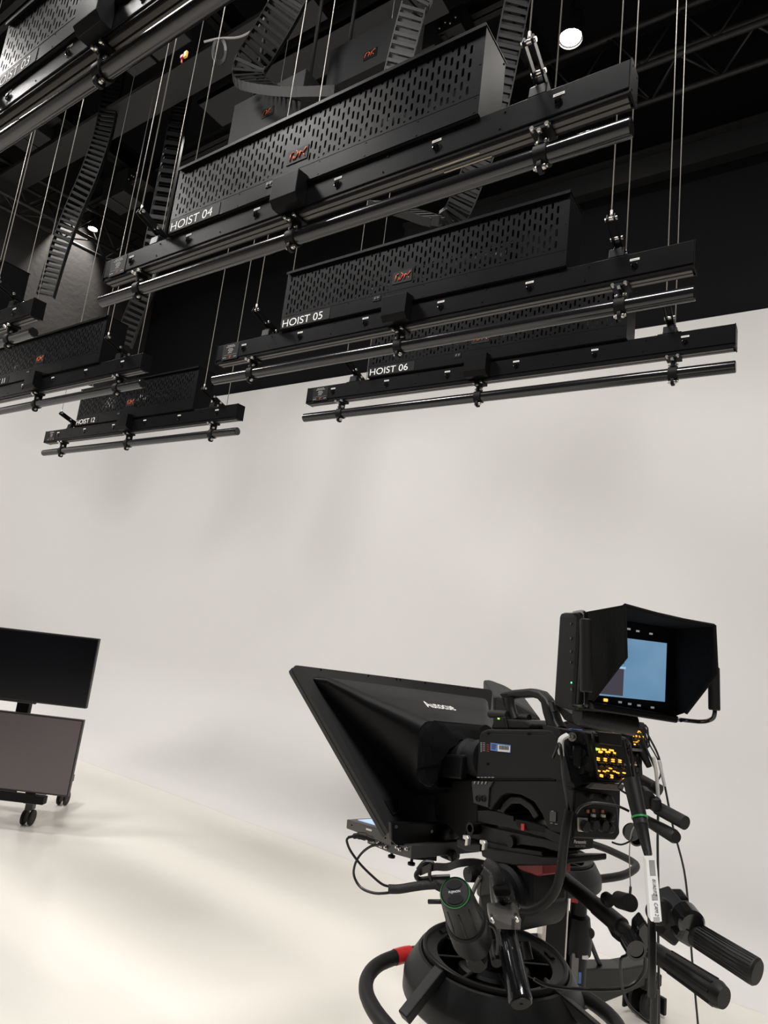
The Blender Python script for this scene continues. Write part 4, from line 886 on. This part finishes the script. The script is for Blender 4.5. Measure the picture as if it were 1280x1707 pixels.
# support arms between prompter and camera plate
m = MB(); m.prism([R1.on(x, y, a=.20) for x, y in ((742, 1384), (748, 1377), (757, 1378), (768, 1395), (768, 1432), (757, 1439), (736, 1430), (733, 1420))], A * .02, .006); m.build('support_bracket', K['satin'], tp)
for x, y in ((754, 1388), (752, 1425)):
    m = MB(); m.lathe(R1.on(x, y, a=.19), -A, [(0, .012), (.004, .015), (.014, .013), (.016, .008)], 7); m.build('clamp_knob', K['rubber'], tp)
m = MB(); sideplate(m, [(735, 1300), (795, 1297), (797, 1372), (780, 1380), (770, 1405), (748, 1378), (725, 1368), (722, 1340)], .03, -.04, .006); m.build('lens_support', K['hoist_dark'], tp)
m = MB(); sideplate(m, [(761, 1399), (778, 1402), (800, 1409), (800, 1420), (775, 1418), (761, 1411)], .07, .03, .002); m.build('rod_bracket', K['satin'], tp)

# --- near pan bar with the focus knob, and the rear pan bars with the zoom and talkback grips
pb = thing('pan_bar', 'glossy fluted black pan bar grip pointing down in front of the nearer pedestal', 'pan bar', PD(845, 1530, 1.30))
g0, g1 = PD(842, 1546, 1.28), PD(868, 1672, 1.16); d = g1 - g0; Lg = d.length
m = MB(); m.lathe(g0, d, [(-.004, .016), (.0, .0175), (.01, .0195), (Lg * .8, .0205), (Lg * .97, .0225), (Lg, .021)], 32); gr = m.build('grip', K['chrome'], pb)
u_ = d.cross(V((0, 0, 1))).normalized(); v_ = u_.cross(d.normalized()).normalized()
m = MB()
for k in range(10): a = k * PI / 5; e = u_ * math.cos(a) + v_ * math.sin(a); m.tube([g0 + d * .12 + e * .0185, g0 + d * .5 + e * .0198, g0 + d * .92 + e * .0208], .0022, 6, 2)
m.build('flute', K['gloss'], gr)
m = MB(); m.lathe(g0 + d * .995, d, [(0, .0185), (.003, .018)], 24); m.lathe(g0 + d, d, [(.002, .004), (.004, .003)], 10); m.build('end_plug', K['rubber'], gr)
m = MB(); m.tube([R1.w(.0, .03, 1.08), PD(826, 1500, 1.37), PD(836, 1540, 1.30)], .010, 12, 2); m.build('bar', K['gmetal'], pb)
m = MB(); m.prism([PD(x, y, dd) for x, y, dd in ((817, 1528, 1.252), (863, 1525, 1.27), (869, 1533, 1.26), (868, 1551, 1.25), (819, 1549, 1.24))], F_ * .045, .002); m.build('clamp_block', K['gcast'], pb)
m = MB()
for x, y in ((821.5, 1537), (862.5, 1535)): m.lathe(PD(x, y, 1.238), F_, [(0, .0035), (.02, .0035)], 10)
m.build('clamp_screw', K['steel'], pb)
m = MB(); m.cyl(PD(822, 1575, 1.29), PD(828, 1606, 1.25), .0105, seg=16); m.build('support_rod', K['satin'], pb); m = MB(); m.cyl(PD(875, 1570, 1.36), PD(881, 1600, 1.34), .010, seg=16); m.build('support_rod', K['satin'], pb); m = MB(); m.obox(PD(808, 1573, 1.3), R_, U_, F_, (.07, .010, .015), .002); m.build('cross_plate', K['satin'], pb)
fk = thing('focus_knob', 'black conical focus demand with a green ring around its cap', 'focus control', PD(770, 1540, 1.22))
k0, k1 = PD(758, 1487, 1.13), PD(790, 1572, 1.24); d = (k1 - k0); L_ = d.length
m = MB(); m.lathe(k0, d, [(0, .0235), (.002, .0260), (.006, .0280), (L_ * .35, .0310), (L_ * .48, .033), (L_ * .55, .033)], 40); kb = m.build('knob', K['satin'], fk)
m = MB(); m.lathe(k0, d, [(-.0008, .0248), (.0014, .0250), (.0014, .0266), (-.0002, .0260)], 40, cap=False); m.build('green_ring', K['green'], kb)
u_ = d.cross(R_).normalized(); r_ = u_.cross(d.normalized()).normalized(); up2 = u_ if u_.z > 0 else -u_
for s_ in (-1, 1):
    m = MB(); m.lathe(k0 + up2 * .0125 * s_ - d.normalized() * .0012, d, [(0, .0080), (.001, .0080)], 20)
    for vtx in m.bm.verts: q = vtx.co - (k0 + up2 * .0125 * s_); vtx.co += r_ * q.dot(r_) * .75
    m.build('finger_hole', K['hoist_dark'], kb)
rr_ = r_ if r_.dot(R_) > 0 else -r_
m = text_bm('FUJINON', .0052, k0 - d.normalized() * .0016 - rr_ * .0110 - up2 * .0018, rr_, up2, .0, space=1.0); m.build('lettering', K['text'], kb)
m = MB()
for k in range(9): a = k * 2 * PI / 9; e = u_ * math.cos(a) + r_ * math.sin(a); m.tube([k0 + d * .10 + e * .0275, k0 + d * .48 + e * .0325], .0022, 6, 0)
m.build('knob_rib', K['rubber'], kb)
m = MB(); m.lathe(k0 + d * .52, d, [(0, .034), (.004, .038), (L_ * .36, .039), (L_ * .44, .034), (L_ * .46, .026), (L_ * .62, .022), (L_ * .66, .018)], 36); m.build('body', K['satin'], fk)
m = MB(); m.tube([PD(714, 1503, 1.18), PD(738, 1503, 1.17)], .004, 10); m.build('locking_handle', K['rubber'], fk); m = MB(); m.lathe(k0 + d * 1.22, V((.3, -.8, -.3)), [(0, .02), (.02, .022), (.03, .017)], 9); m.build('clamp_knob', K['rubber'], fk)
m = MB(); m.tube([PD(x, y, 1.2) for x, y in ((808, 1538), (822, 1545), (828, 1562), (828, 1590))], .004, 8); m.build('lead', K['cable'], fk)

zb = thing('pan_bar', 'long black telescopic pan bar with fluted grip pointing right and down behind the nearer camera', 'pan bar', PD(1000, 1530, 1.35))
b0, b1, b2_, b3 = PD(941, 1466, 1.48), PD(1020, 1532, 1.32), PD(1078, 1578, 1.22), PD(1207, 1664, 1.08)
m = MB(); d = b1 - b0; m.lathe(b0, d, [(0, .016), (d.length, .017)], 20); d2 = (b1 - b0).normalized(); m.cyl(b1 - d2 * .05, b1 + d2 * .03, .0185); m.cyl(b1 + d2 * .02, b2_, .0125, seg=20); m.cyl(R1.w(-.03, -.06, 1.05), b0 + d2 * .03, .014); m.build('bar', K['satin'], zb)
m = MB(); m.obox(b1 + d2 * .005 - U_ * .018, d2, U_, F_, (.03, .03, .03), .006); m.lathe(PD(1006, 1494, 1.32), (b1 - b0), [(0, .008), (.006, .0125), (.02, .013), (.025, .008)], 14); m.build('bar_clamp', K['hoist_dark'], zb)
d = b3 - b2_; Lg = d.length
m = MB(); m.lathe(b2_, d, [(-.02, .0145), (0, .0165), (Lg * .3, .018), (Lg * .8, .0205), (Lg * .93, .0215), (Lg, .0175)], 28); gz = m.build('grip', K['satin'], zb)
u_ = d.cross(V((0, 0, 1))).normalized(); v_ = u_.cross(d.normalized()).normalized(); m = MB()
for k in range(8): a = k * PI / 4 + .2; e = u_ * math.cos(a) + v_ * math.sin(a); m.tube([b2_ + d * .32 + e * .0170, b2_ + d * .6 + e * .0185, b2_ + d * .90 + e * .0205], .0030, 6, 2)
m.build('flute', K['hoist_dark'], gz)
m = MB()
for k in range(14): p = b0 + d2 * (.02 + .010 * k) - U_ * .0165 - F_ * .006; m.obox(p, d2, U_, F_, (.0022, .004, .002))
m.build('bar_scale', K['grey'], zb)
zc = thing('zoom_control', 'black zoom demand with thumb rocker and ribbed grip at lower right', 'zoom control', PD(1130, 1540, 1.1))
q0, q1 = PD(1150, 1552, 1.06), PD(1263, 1622, .97); d = q1 - q0; Lg = d.length
m = MB(); m.lathe(q0, d, [(0, .0175), (.006, .0195), (.02, .0185), (Lg * .5, .0185), (Lg - .003, .0205), (Lg, .018)], 32); gz = m.build('grip', K['rubber'], zc)
u_ = d.cross(V((0, 0, 1))).normalized(); v_ = u_.cross(d.normalized()).normalized(); m = MB()
for k in range(24): a = k * PI / 12; e = u_ * math.cos(a) + v_ * math.sin(a); m.tube([q0 + d * .15 + e * .0182, q0 + d * .95 + e * .0196], .0012, 5, 1)
m.build('grip_rib', K['satin'], gz)
zz0 = PD(1098, 1500, 1.12); m = MB(); dd = (q0 - zz0); m.loft([rounded(zz0 + dd * t_, U_.cross(dd).normalized(), dd.cross(U_.cross(dd)).normalized(), wd, ht, .009, 4) for t_, wd, ht in ((-.05, .03, .03), (0, .045, .048), (.35, .044, .044), (.75, .040, .040), (1.0, .034, .036))], smooth=True); m.build('head', K['body'], zc)
m = MB(); m.lathe(PD(1098, 1517, 1.085), -F_, [(0, .023), (.006, .023), (.009, .020), (.009, .012)], 32); m.build('side_dial', K['satin'], zc)
m = MB(); m.obox(PD(1113, 1549, 1.10), R_ * .8 - U_ * .6, U_ * .8 + R_ * .6, F_, (.038, .030, .03), .006); m.build('lower_switch_pod', K['body2'], zc)
m = MB(); m.obox(PD(1112, 1488, 1.12), R_, U_, F_, (.010, .010, .012), .002); m.obox(PD(1132, 1496, 1.12), R_, U_, F_, (.022, .016, .03), .004); m.build('top_button', K['gloss'], zc)
m = MB(); p = PD(1147, 1532, 1.06); m.lathe(p - F_ * .016, F_, [(0, .018), (.004, .022), (.028, .022), (.032, .018)], 28); m.obox(PD(1140, 1552, 1.06), R_ * .85 - U_ * .5, U_ * .85 + R_ * .5, F_, (.030, .030, .034), .006); m.build('thumb_rocker', K['gloss'], zc)
m = MB(); m.obox(PD(1096, 1487, 1.12), R_, U_, F_, (.006, .006, .004), .001); m.build('green_mark', K['green'], zc)
m = MB(); m.prism([PD(x, y, 1.16) for x, y in ((1075, 1534), (1090, 1556), (1080, 1590), (1060, 1580), (1062, 1548))], F_ * .03, .004); m.lathe(PD(1061, 1585, 1.14), F_, [(0, .0135), (0, .018), (.03, .019)], 28, cap=False); m.lathe(PD(1061, 1585, 1.142), F_, [(0, .0135), (.004, .012), (.02, .012)], 24); m.build('mounting_clamp', K['gloss'], zc)

# --- cables and hanging bits of the near rig
def cable(pts, r, lab, mt='cable', name='cable', depth=None, seg=8):
    q = [PD(*p) if len(p) == 3 else PD(*p, depth) for p in pts]
    if q[-1].z < .5 or pts[-1][1] > 1720: q += [V((q[-1].x, q[-1].y, .06)), V((q[-1].x + .08, q[-1].y + .1, .008)), V((q[-1].x + .5, q[-1].y + .3, .008))]
    m = MB(); m.tube(q, r, seg); return tag(m.build(name, K[mt]), lab, 'cable')
cable([(922, 1262, 1.36), (932, 1240, 1.32), (936, 1260, 1.30), (938, 1290, 1.30), (943, 1322, 1.30), (948, 1350, 1.30)], .0035, 'thin black cable running down the rear side of the nearer camera', name='camera_cable')
m = MB(); m.tube([PD(x, y, dd) for x, y, dd in ((948, 1351, 1.29), (943, 1380, 1.28), (938, 1420, 1.28), (934, 1455, 1.29), (925, 1485, 1.31), (905, 1508, 1.33), (880, 1518, 1.35), (858, 1512, 1.37))], .0095, 14); tag(m.build('cable_conduit', K['rubber']), 'thick black flexible conduit curving down beside the nearer camera head', 'cable')
m = MB(); m.tube([PD(x, y, dd) for x, y, dd in ((812, 1440, 1.34), (826, 1452, 1.32), (831, 1475, 1.31), (838, 1495, 1.31), (856, 1512, 1.33))], .013, 14); br_ = tag(m.build('braided_loom', K['braid']), 'flecked braided cable loom hanging in front of the tilt head', 'cable')
m = MB()
for k in range(240):
    t_ = random.random(); i = min(int(t_ * 4), 3); f_ = t_ * 4 - i
    PP = [(812, 1440, 1.34), (826, 1452, 1.32), (831, 1475, 1.31), (838, 1495, 1.31), (856, 1512, 1.33)]
    p = PD(*PP[i]).lerp(PD(*PP[i + 1]), f_); a = random.uniform(-1.4, 1.4); e = -F_ * math.cos(a) + R_ * math.sin(a); m.obox(p + e * .0132, (0, 0, 1), R_, F_, (.0022, .0008, .0008))
m.build('fleck', K['braidspot'], br_)['kind'] = 'stuff'
m = MB(); m.obox(PD(836, 1482, 1.30), R_, U_, F_, (.034, .016, .03), .006); tag(m.build('cable_strap', K['cloth']), 'black fabric strap wrapped around the flecked braided loom', 'strap')
m = MB()
for k in range(6): m.tube([PD(x, y + 2.1 * k, dd) for x, y, dd in ((700, 1448, 1.45), (722, 1440, 1.42), (745, 1440, 1.40), (765, 1434, 1.38), (790, 1432, 1.37), (815, 1437, 1.36))], .0018, 6)
tag(m.build('ribbon_cable', K['cable']), 'flat bundle of parallel black cables under the prompter support', 'cable')
cable([(697, 1450), (708, 1438), (722, 1440), (705, 1446), (694, 1458), (700, 1466), (725, 1463), (750, 1462)], .006, 'thick black cable loop under the prompter behind the focus knob', depth=1.45, name='cable_loop')
cable([(718, 1440), (716, 1460), (724, 1478), (740, 1486)], .004, 'short black cable hanging straight down past the cable loop', depth=1.42, name='short_cable')
m = MB(); m.tube([PD(x, y, 1.42) for x, y in ((647, 1482), (665, 1482), (690, 1478), (715, 1475), (740, 1475), (760, 1480))], .0095, 12); tag(m.build('cable_sleeve', K['braid']), 'black braided sleeve joining two thin prompter cables near the focus knob', 'cable')
cable([(580, 1397, 1.45), (578, 1402, 1.45), (584, 1418, 1.44), (600, 1440, 1.44), (620, 1460, 1.43), (637, 1474, 1.42), (650, 1478, 1.42)], .0028, 'thin black prompter cable crossing from the left connector to the sleeve', name='prompter_cable')
cable([(640, 1408, 1.42), (620, 1410, 1.43), (603, 1422, 1.44), (592, 1440, 1.44), (590, 1460, 1.44), (602, 1480, 1.43), (625, 1489, 1.42), (650, 1488, 1.42)], .0028, 'thin black prompter cable bowing left and down to the sleeve', name='prompter_cable')
m = MB(); m.tube([PD(x, y, 1.45) for x, y in ((580, 1396), (590, 1394), (600, 1393), (610, 1395))], [.003, .006, .008, .0085], 12); m.tube([PD(x, y, 1.45) for x, y in ((610, 1395), (622, 1400))], .006, 12, 0); tag(m.build('cable_plug', K['rubber']), 'black plug on the left end of the prompter electronics box', 'plug')
# main camera cable at right with green ring and clear sleeve
mc = thing('triax_cable', 'thick black camera cable with green ring and clear label sleeve beside the zoom control', 'cable', PD(1060, 1330, 1.2))
m = MB(); c0, c1, c2 = PD(1052, 1300, 1.20), PD(1067, 1368, 1.15), PD(1080, 1424, 1.10); m.lathe(c0, c1 - c0, [(0, .0155), ((c1 - c0).length, .0128)], 20); m.lathe(c1, c2 - c1, [(0, .0125), (.01, .0125), (.012, .011), ((c2 - c1).length, .007)], 20); m.build('connector_boot', K['rubber'], mc)
m = MB(); m.lathe(c1 - (c1 - c0) * .09, c1 - c0, [(0, .0143), (.003, .0143)], 20); m.build('green_ring', K['green'], mc)
m = MB(); m.tube([PD(x, y, dd) for x, y, dd in ((1080, 1422, 1.10), (1084, 1470, 1.05), (1086, 1530, 1.0), (1087, 1600, .97), (1086, 1660, .96), (1088, 1750, .95))] + [V((PD(1088, 1750, .95).x, PD(1088, 1750, .95).y, .05)), V((PD(1088, 1750, .95).x + .1, PD(1088, 1750, .95).y - .1, .009))], .0060, 14); m.build('lead', K['cable'], mc)
m = MB(); a0, a1 = PD(1080, 1426, 1.080), PD(1088, 1527, .985); s_ = R_ * .0085; m.prism([a0 - s_, a0 + s_, a1 + s_, a1 - s_], -F_ * .014, .001); sl = m.build('label_sleeve', K['clear'], mc)
for t0q, t1q in ((.0, .26), (.58, .66), (.93, 1.0)):
    m = MB(); p0, p1 = a0.lerp(a1, t0q) - F_ * .0145, a0.lerp(a1, t1q) - F_ * .0145; s2_ = R_ * .0045; m.prism([p0 - s2_, p0 + s2_, p1 + s2_, p1 - s2_], -F_ * .0008); m.build('dark_band', K['gmetal'], sl)
dn = (a1 - a0).normalized(); rt = dn.cross(-F_).normalized()
if rt.dot(R_) > 0: rt = -rt
tu = dn.cross(rt); 
ty = (R_ - dn * R_.dot(dn)).normalized()
m = text_bm('81/A0/PZ', .0075, a0.lerp(a1, .32) - F_ * .016 - ty * .002, dn, ty, .0004); m.build('label_text', K['hoist_dark'], sl)
m = text_bm('CAM 2', .0075, a0.lerp(a1, .70) - F_ * .016 - ty * .002, dn, ty, .0004); m.build('label_text', K['hoist_dark'], sl)
cable([(1066, 1222), (1073, 1236), (1078, 1250), (1096, 1300), (1096, 1400), (1097, 1480), (1097, 1560), (1098, 1640), (1098, 1750)], .0050, 'black vertical cable of the farther camera passing behind the zoom control', depth=2.6, name='camera_cable')
cable([(1071, 1205), (1080, 1225), (1098, 1262), (1108, 1310), (1122, 1380), (1140, 1450), (1148, 1520), (1152, 1580), (1158, 1650), (1166, 1740)], .0042, 'thinner black cable slanting down to the right behind the zoom grip', depth=2.6, name='camera_cable')
m = MB(); m.cyl(PD(1062, 1236, 2.62), PD(1082, 1278, 2.6), .020, .012, 16); m.build('connector_boot', K['rubber']); tag(bpy.context.scene.collection.objects[-1], 'black tapered boot of the farther camera cable under the viewfinder', 'connector')
m = MB(); m.tube([PD(x, y, 2.59) for x, y in ((1089, 1262), (1094, 1290), (1097, 1330))], .0072, 12); tag(m.build('cable_label', K['white']), 'white label wrapped around the vertical cable of the farther camera', 'label')
m = MB(); m.tube([PD(x, y, 2.59) for x, y in ((1098, 1268), (1103, 1288), (1108, 1310))], .0065, 12); tag(m.build('cable_label', K['white']), 'small white label wrapped around the thinner slanting cable', 'label')
hb = thing('hanging_earphone', 'small black round puck hanging on a thin grey wire right of the nearer camera', 'earphone', PD(1046, 1500, 1.25))
m = MB(); m.tube([PD(x, y, 1.25) for x, y in ((1058, 1376), (1052, 1390), (1049, 1420), (1050, 1460), (1051, 1480))], .0012, 6); m.build('wire', K['lcable'], hb)
m = MB(); m.tube([PD(1051, 1478, 1.25), PD(1050, 1494, 1.25)], .0025, 8); m.build('strain_relief', K['gmetal'], hb)
m = MB(); m.cyl(PD(1032, 1500, 1.27), PD(1050, 1505, 1.22), .0155, .0155, 28); m.build('puck', K['rubber'], hb)
m = MB(); m.lathe(PD(1052, 1386, 1.30), -F_, [(0, .015), (.03, .015), (.03, .012), (.018, .012)], 24, cap=True); m.lathe(PD(1052, 1386, 1.27), -F_, [(0, .0175), (.004, .0175)], 24); tag(m.build('end_connector', K['gloss']), 'round open black connector at the rear right edge of the nearer camera', 'connector')
cable([(960, 1356), (968, 1345), (985, 1338), (1005, 1339), (1030, 1344), (1048, 1352)], .0024, 'thin black cable arching across the rear connector block', depth=1.18, name='arching_cable')
cable([(1020, 1404), (1035, 1408), (1050, 1402), (1055, 1394)], .0018, 'short thin cable hanging in a loop under the rear connector', depth=1.24, name='loop_cable')
cable([(1050, 1556), (1046, 1590), (1035, 1600), (1036, 1640), (1046, 1672), (1062, 1690), (1080, 1704), (1088, 1700)], .0030, 'black cable loop hanging from the pan bar clamp at lower right', depth=1.2, name='looping_cable')
cable([(890, 1632), (910, 1642), (950, 1648), (1010, 1650), (1050, 1644), (1072, 1622), (1076, 1600), (1072, 1580), (1064, 1568)], .0036, 'black cable sweeping from the pedestal tray to the pan bar clamp', depth=1.25, name='sweeping_cable')
cable([(1052, 1296), (1040, 1300), (1030, 1312), (1036, 1318), (1046, 1324)], .002, 'short thin cable by the rear panel corner of the nearer camera', depth=1.22, name='thin_cable')

# --- second (farther) camera on its pedestal
DZ2 = -.13
O2 = PZ(918, 1440, .70); O2.z = 0
rot2 = -5
XF[0] = Matrix.Translation(O2 + V((0, 0, DZ2))) @ Matrix.Rotation(math.radians(-rot2), 4, 'Z') @ Matrix.Translation(-O1)
IX = XF[0].inverted()
def inv(p): return IX @ V(p)
ring2 = [inv(PZ(x, y, .67)) for x, y in ((900, 1432), (870, 1440), (852, 1450), (860, 1462), (900, 1467), (940, 1467), (990, 1466), (1035, 1460), (1056, 1450), (1060, 1442), (1050, 1434), (1030, 1424), (1010, 1415), (990, 1408))]
t2, W2 = pedestal('farther camera pedestal with an aluminium edged column, seen behind the nearer camera', 0, ring2)
m = MB(); m.tube([inv(PZ(x, y, .67)) for x, y in ((978, 1466), (988, 1466), (998, 1465.4))], .0185, 14, 2); m.build('red_sleeve', K['red'], t2)
def W_(x, y, z): return inv(O2 + V((x, y, z)))
rr2 = V((R_.x, R_.y, 0)).normalized(); ff2 = V((F_.x, F_.y, 0)).normalized()
def C2(r, f, z): return inv(O2 + rr2 * r + ff2 * f + Z * z)
def cbox(m, r0, r1, f0, f1, z0, z1, bev=.002): return m.prism([C2(r0, f0, z0), C2(r1, f0, z0), C2(r1, f1, z0), C2(r0, f1, z0)], Z * (z1 - z0), bev)
sh = .015
m = MB(); cbox(m, -.035 + sh, .045 + sh, -.06, .06, .12, .68); m.build('column', K['satin'], t2)
for r0, r1 in ((-.050, -.035), (.045, .052)):
    m = MB(); cbox(m, r0 + sh, r1 + sh, -.062, .02, .14, .68, .001); m.build('column_edge', K['silver'], t2)
m = MB(); m.lathe(C2(.12, -.02, .12), Z, [(0, .044), (.26, .044), (.265, .058), (.32, .060), (.40, .048), (.41, .034), (.56, .034)], 28); m.build('gas_cylinder', K['satin'], t2)
m = MB(); cbox(m, .085, .115, -.074, -.05, .24, .40, .002); m.build('label_plate', K['gmetal'], t2)
m = MB(); cbox(m, .118, .130, -.068, -.060, .29, .33, .0); m.build('blue_badge', K['blue'], t2)
m = MB(); cbox(m, .125, .150, -.081, -.070, .385, .397, .0); m.build('white_badge', K['white'], t2)
m = MB(); m.lathe(C2(.16, -.03, .47), inv(O2 - ff2) - inv(O2), [(0, .02), (.02, .022), (.026, .018)], 20); m.build('valve_knob', K['rubber'], t2)
m = MB(); m.tube([C2(.17, -.02, .44), C2(.25, .1, .32), C2(.33, .25, .22)], .010, 10, 0); m.tube([C2(-.02, .0, .42), C2(-.14, .1, .36)], .010, 10, 0); m.build('brace', K['satin'], t2)
m = MB(); cbox(m, .075, .105, -.055, -.05, .58, .66, 0); m.build('red_badge', K['red'], t2)
c2p = PZ(1072, 1692, 0.0) - O2
an = math.atan2(c2p.x, c2p.y); rd = V((c2p.x, c2p.y, 0)).length
an1 = an - math.radians(rot2)     # in the first rig's own axes
pbase(t2, (an1, an1 + 2.1, an1 + 4.2), (rd, .42, .42), -DZ2)
XK = XF[0].copy(); XF[0] = Matrix.Translation(rr2 * .075 + V((0, 0, .045))) @ XF[0]
broadcast_camera('farther broadcast camera mostly hidden behind the nearer camera, amber buttons just visible')
XF[0] = XK
m = MB(); m.lathe(O1, Z, [(.93, .05), (.95, .055), (1.0, .045), (1.05, .06), (1.14, .06), (1.15, .08), (1.27, .06)], 32); tag(m.build('fluid_head', K['satin']), 'dark fluid head of the farther camera above its steering ring', 'tripod head')
m = MB(); m.lathe(O1 + Z * .0, Z, [(.87, .03), (.96, .03)], 24); tag(m.build('head_mount', K['satin']), 'short mounting post between the farther head and its pedestal', 'mount')
# hood of the farther prompter
XF[0] = None
hp2 = [PD(822, 1161, 2.45), PD(836, 1162, 2.45), PD(862, 1172, 2.4), PD(900, 1195, 2.3), PD(905, 1225, 2.3), PD(822, 1225, 2.45)]
m = MB(); m.prism(hp2, F_ * .25, .01, 3); tag(m.build('prompter_hood', K['hood']), 'grey edge of the farther teleprompter hood seen under the carry handle', 'teleprompter')
# pan bars of the farther camera
f1 = thing('pan_bar', 'upper black foam pan bar of the farther camera sticking out to the right', 'pan bar', PD(1090, 1340, 2.52))
m = MB(); m.cyl(PD(1062, 1325, 2.64), PD(1098, 1348, 2.52), .0215, seg=16); m.cyl(PD(1096, 1347, 2.52), PD(1142, 1372, 2.40), .0255, .0255, 20); m.build('grip', K['rubber'], f1)
m = MB(); m.lathe(PD(1078, 1334, 2.50), F_, [(0, .036), (.05, .036)], 18); m.obox(PD(1092, 1340, 2.50), R_, U_, F_, (.04, .05, .04), .01); m.build('clamp', K['satin'], f1)
f2 = thing('pan_bar', 'lower black fluted pan bar of the farther camera sticking out to the right', 'pan bar', PD(1090, 1380, 2.52))
m = MB(); g0_, g1_ = PD(1060, 1358, 2.64), PD(1127, 1396, 2.40); m.lathe(g0_, g1_ - g0_, [(0, .017), ((g1_ - g0_).length * .3, .021), ((g1_ - g0_).length * .95, .026), ((g1_ - g0_).length, .021)], 20); m.build('grip', K['satin'], f2)
f3 = thing('pan_bar', 'short black pan bar of the farther camera, highest of its three at right', 'pan bar', PD(1075, 1300, 2.64))
m = MB(); m.cyl(PD(1050, 1290, 2.76), PD(1100, 1318, 2.64), .024, seg=16); m.build('grip', K['rubber'], f3)
cable([(1072, 1215), (1082, 1240), (1098, 1270), (1100, 1295), (1085, 1310)], .003, 'thin black cable looping by the rear of the farther camera', depth=2.6, name='thin_cable')
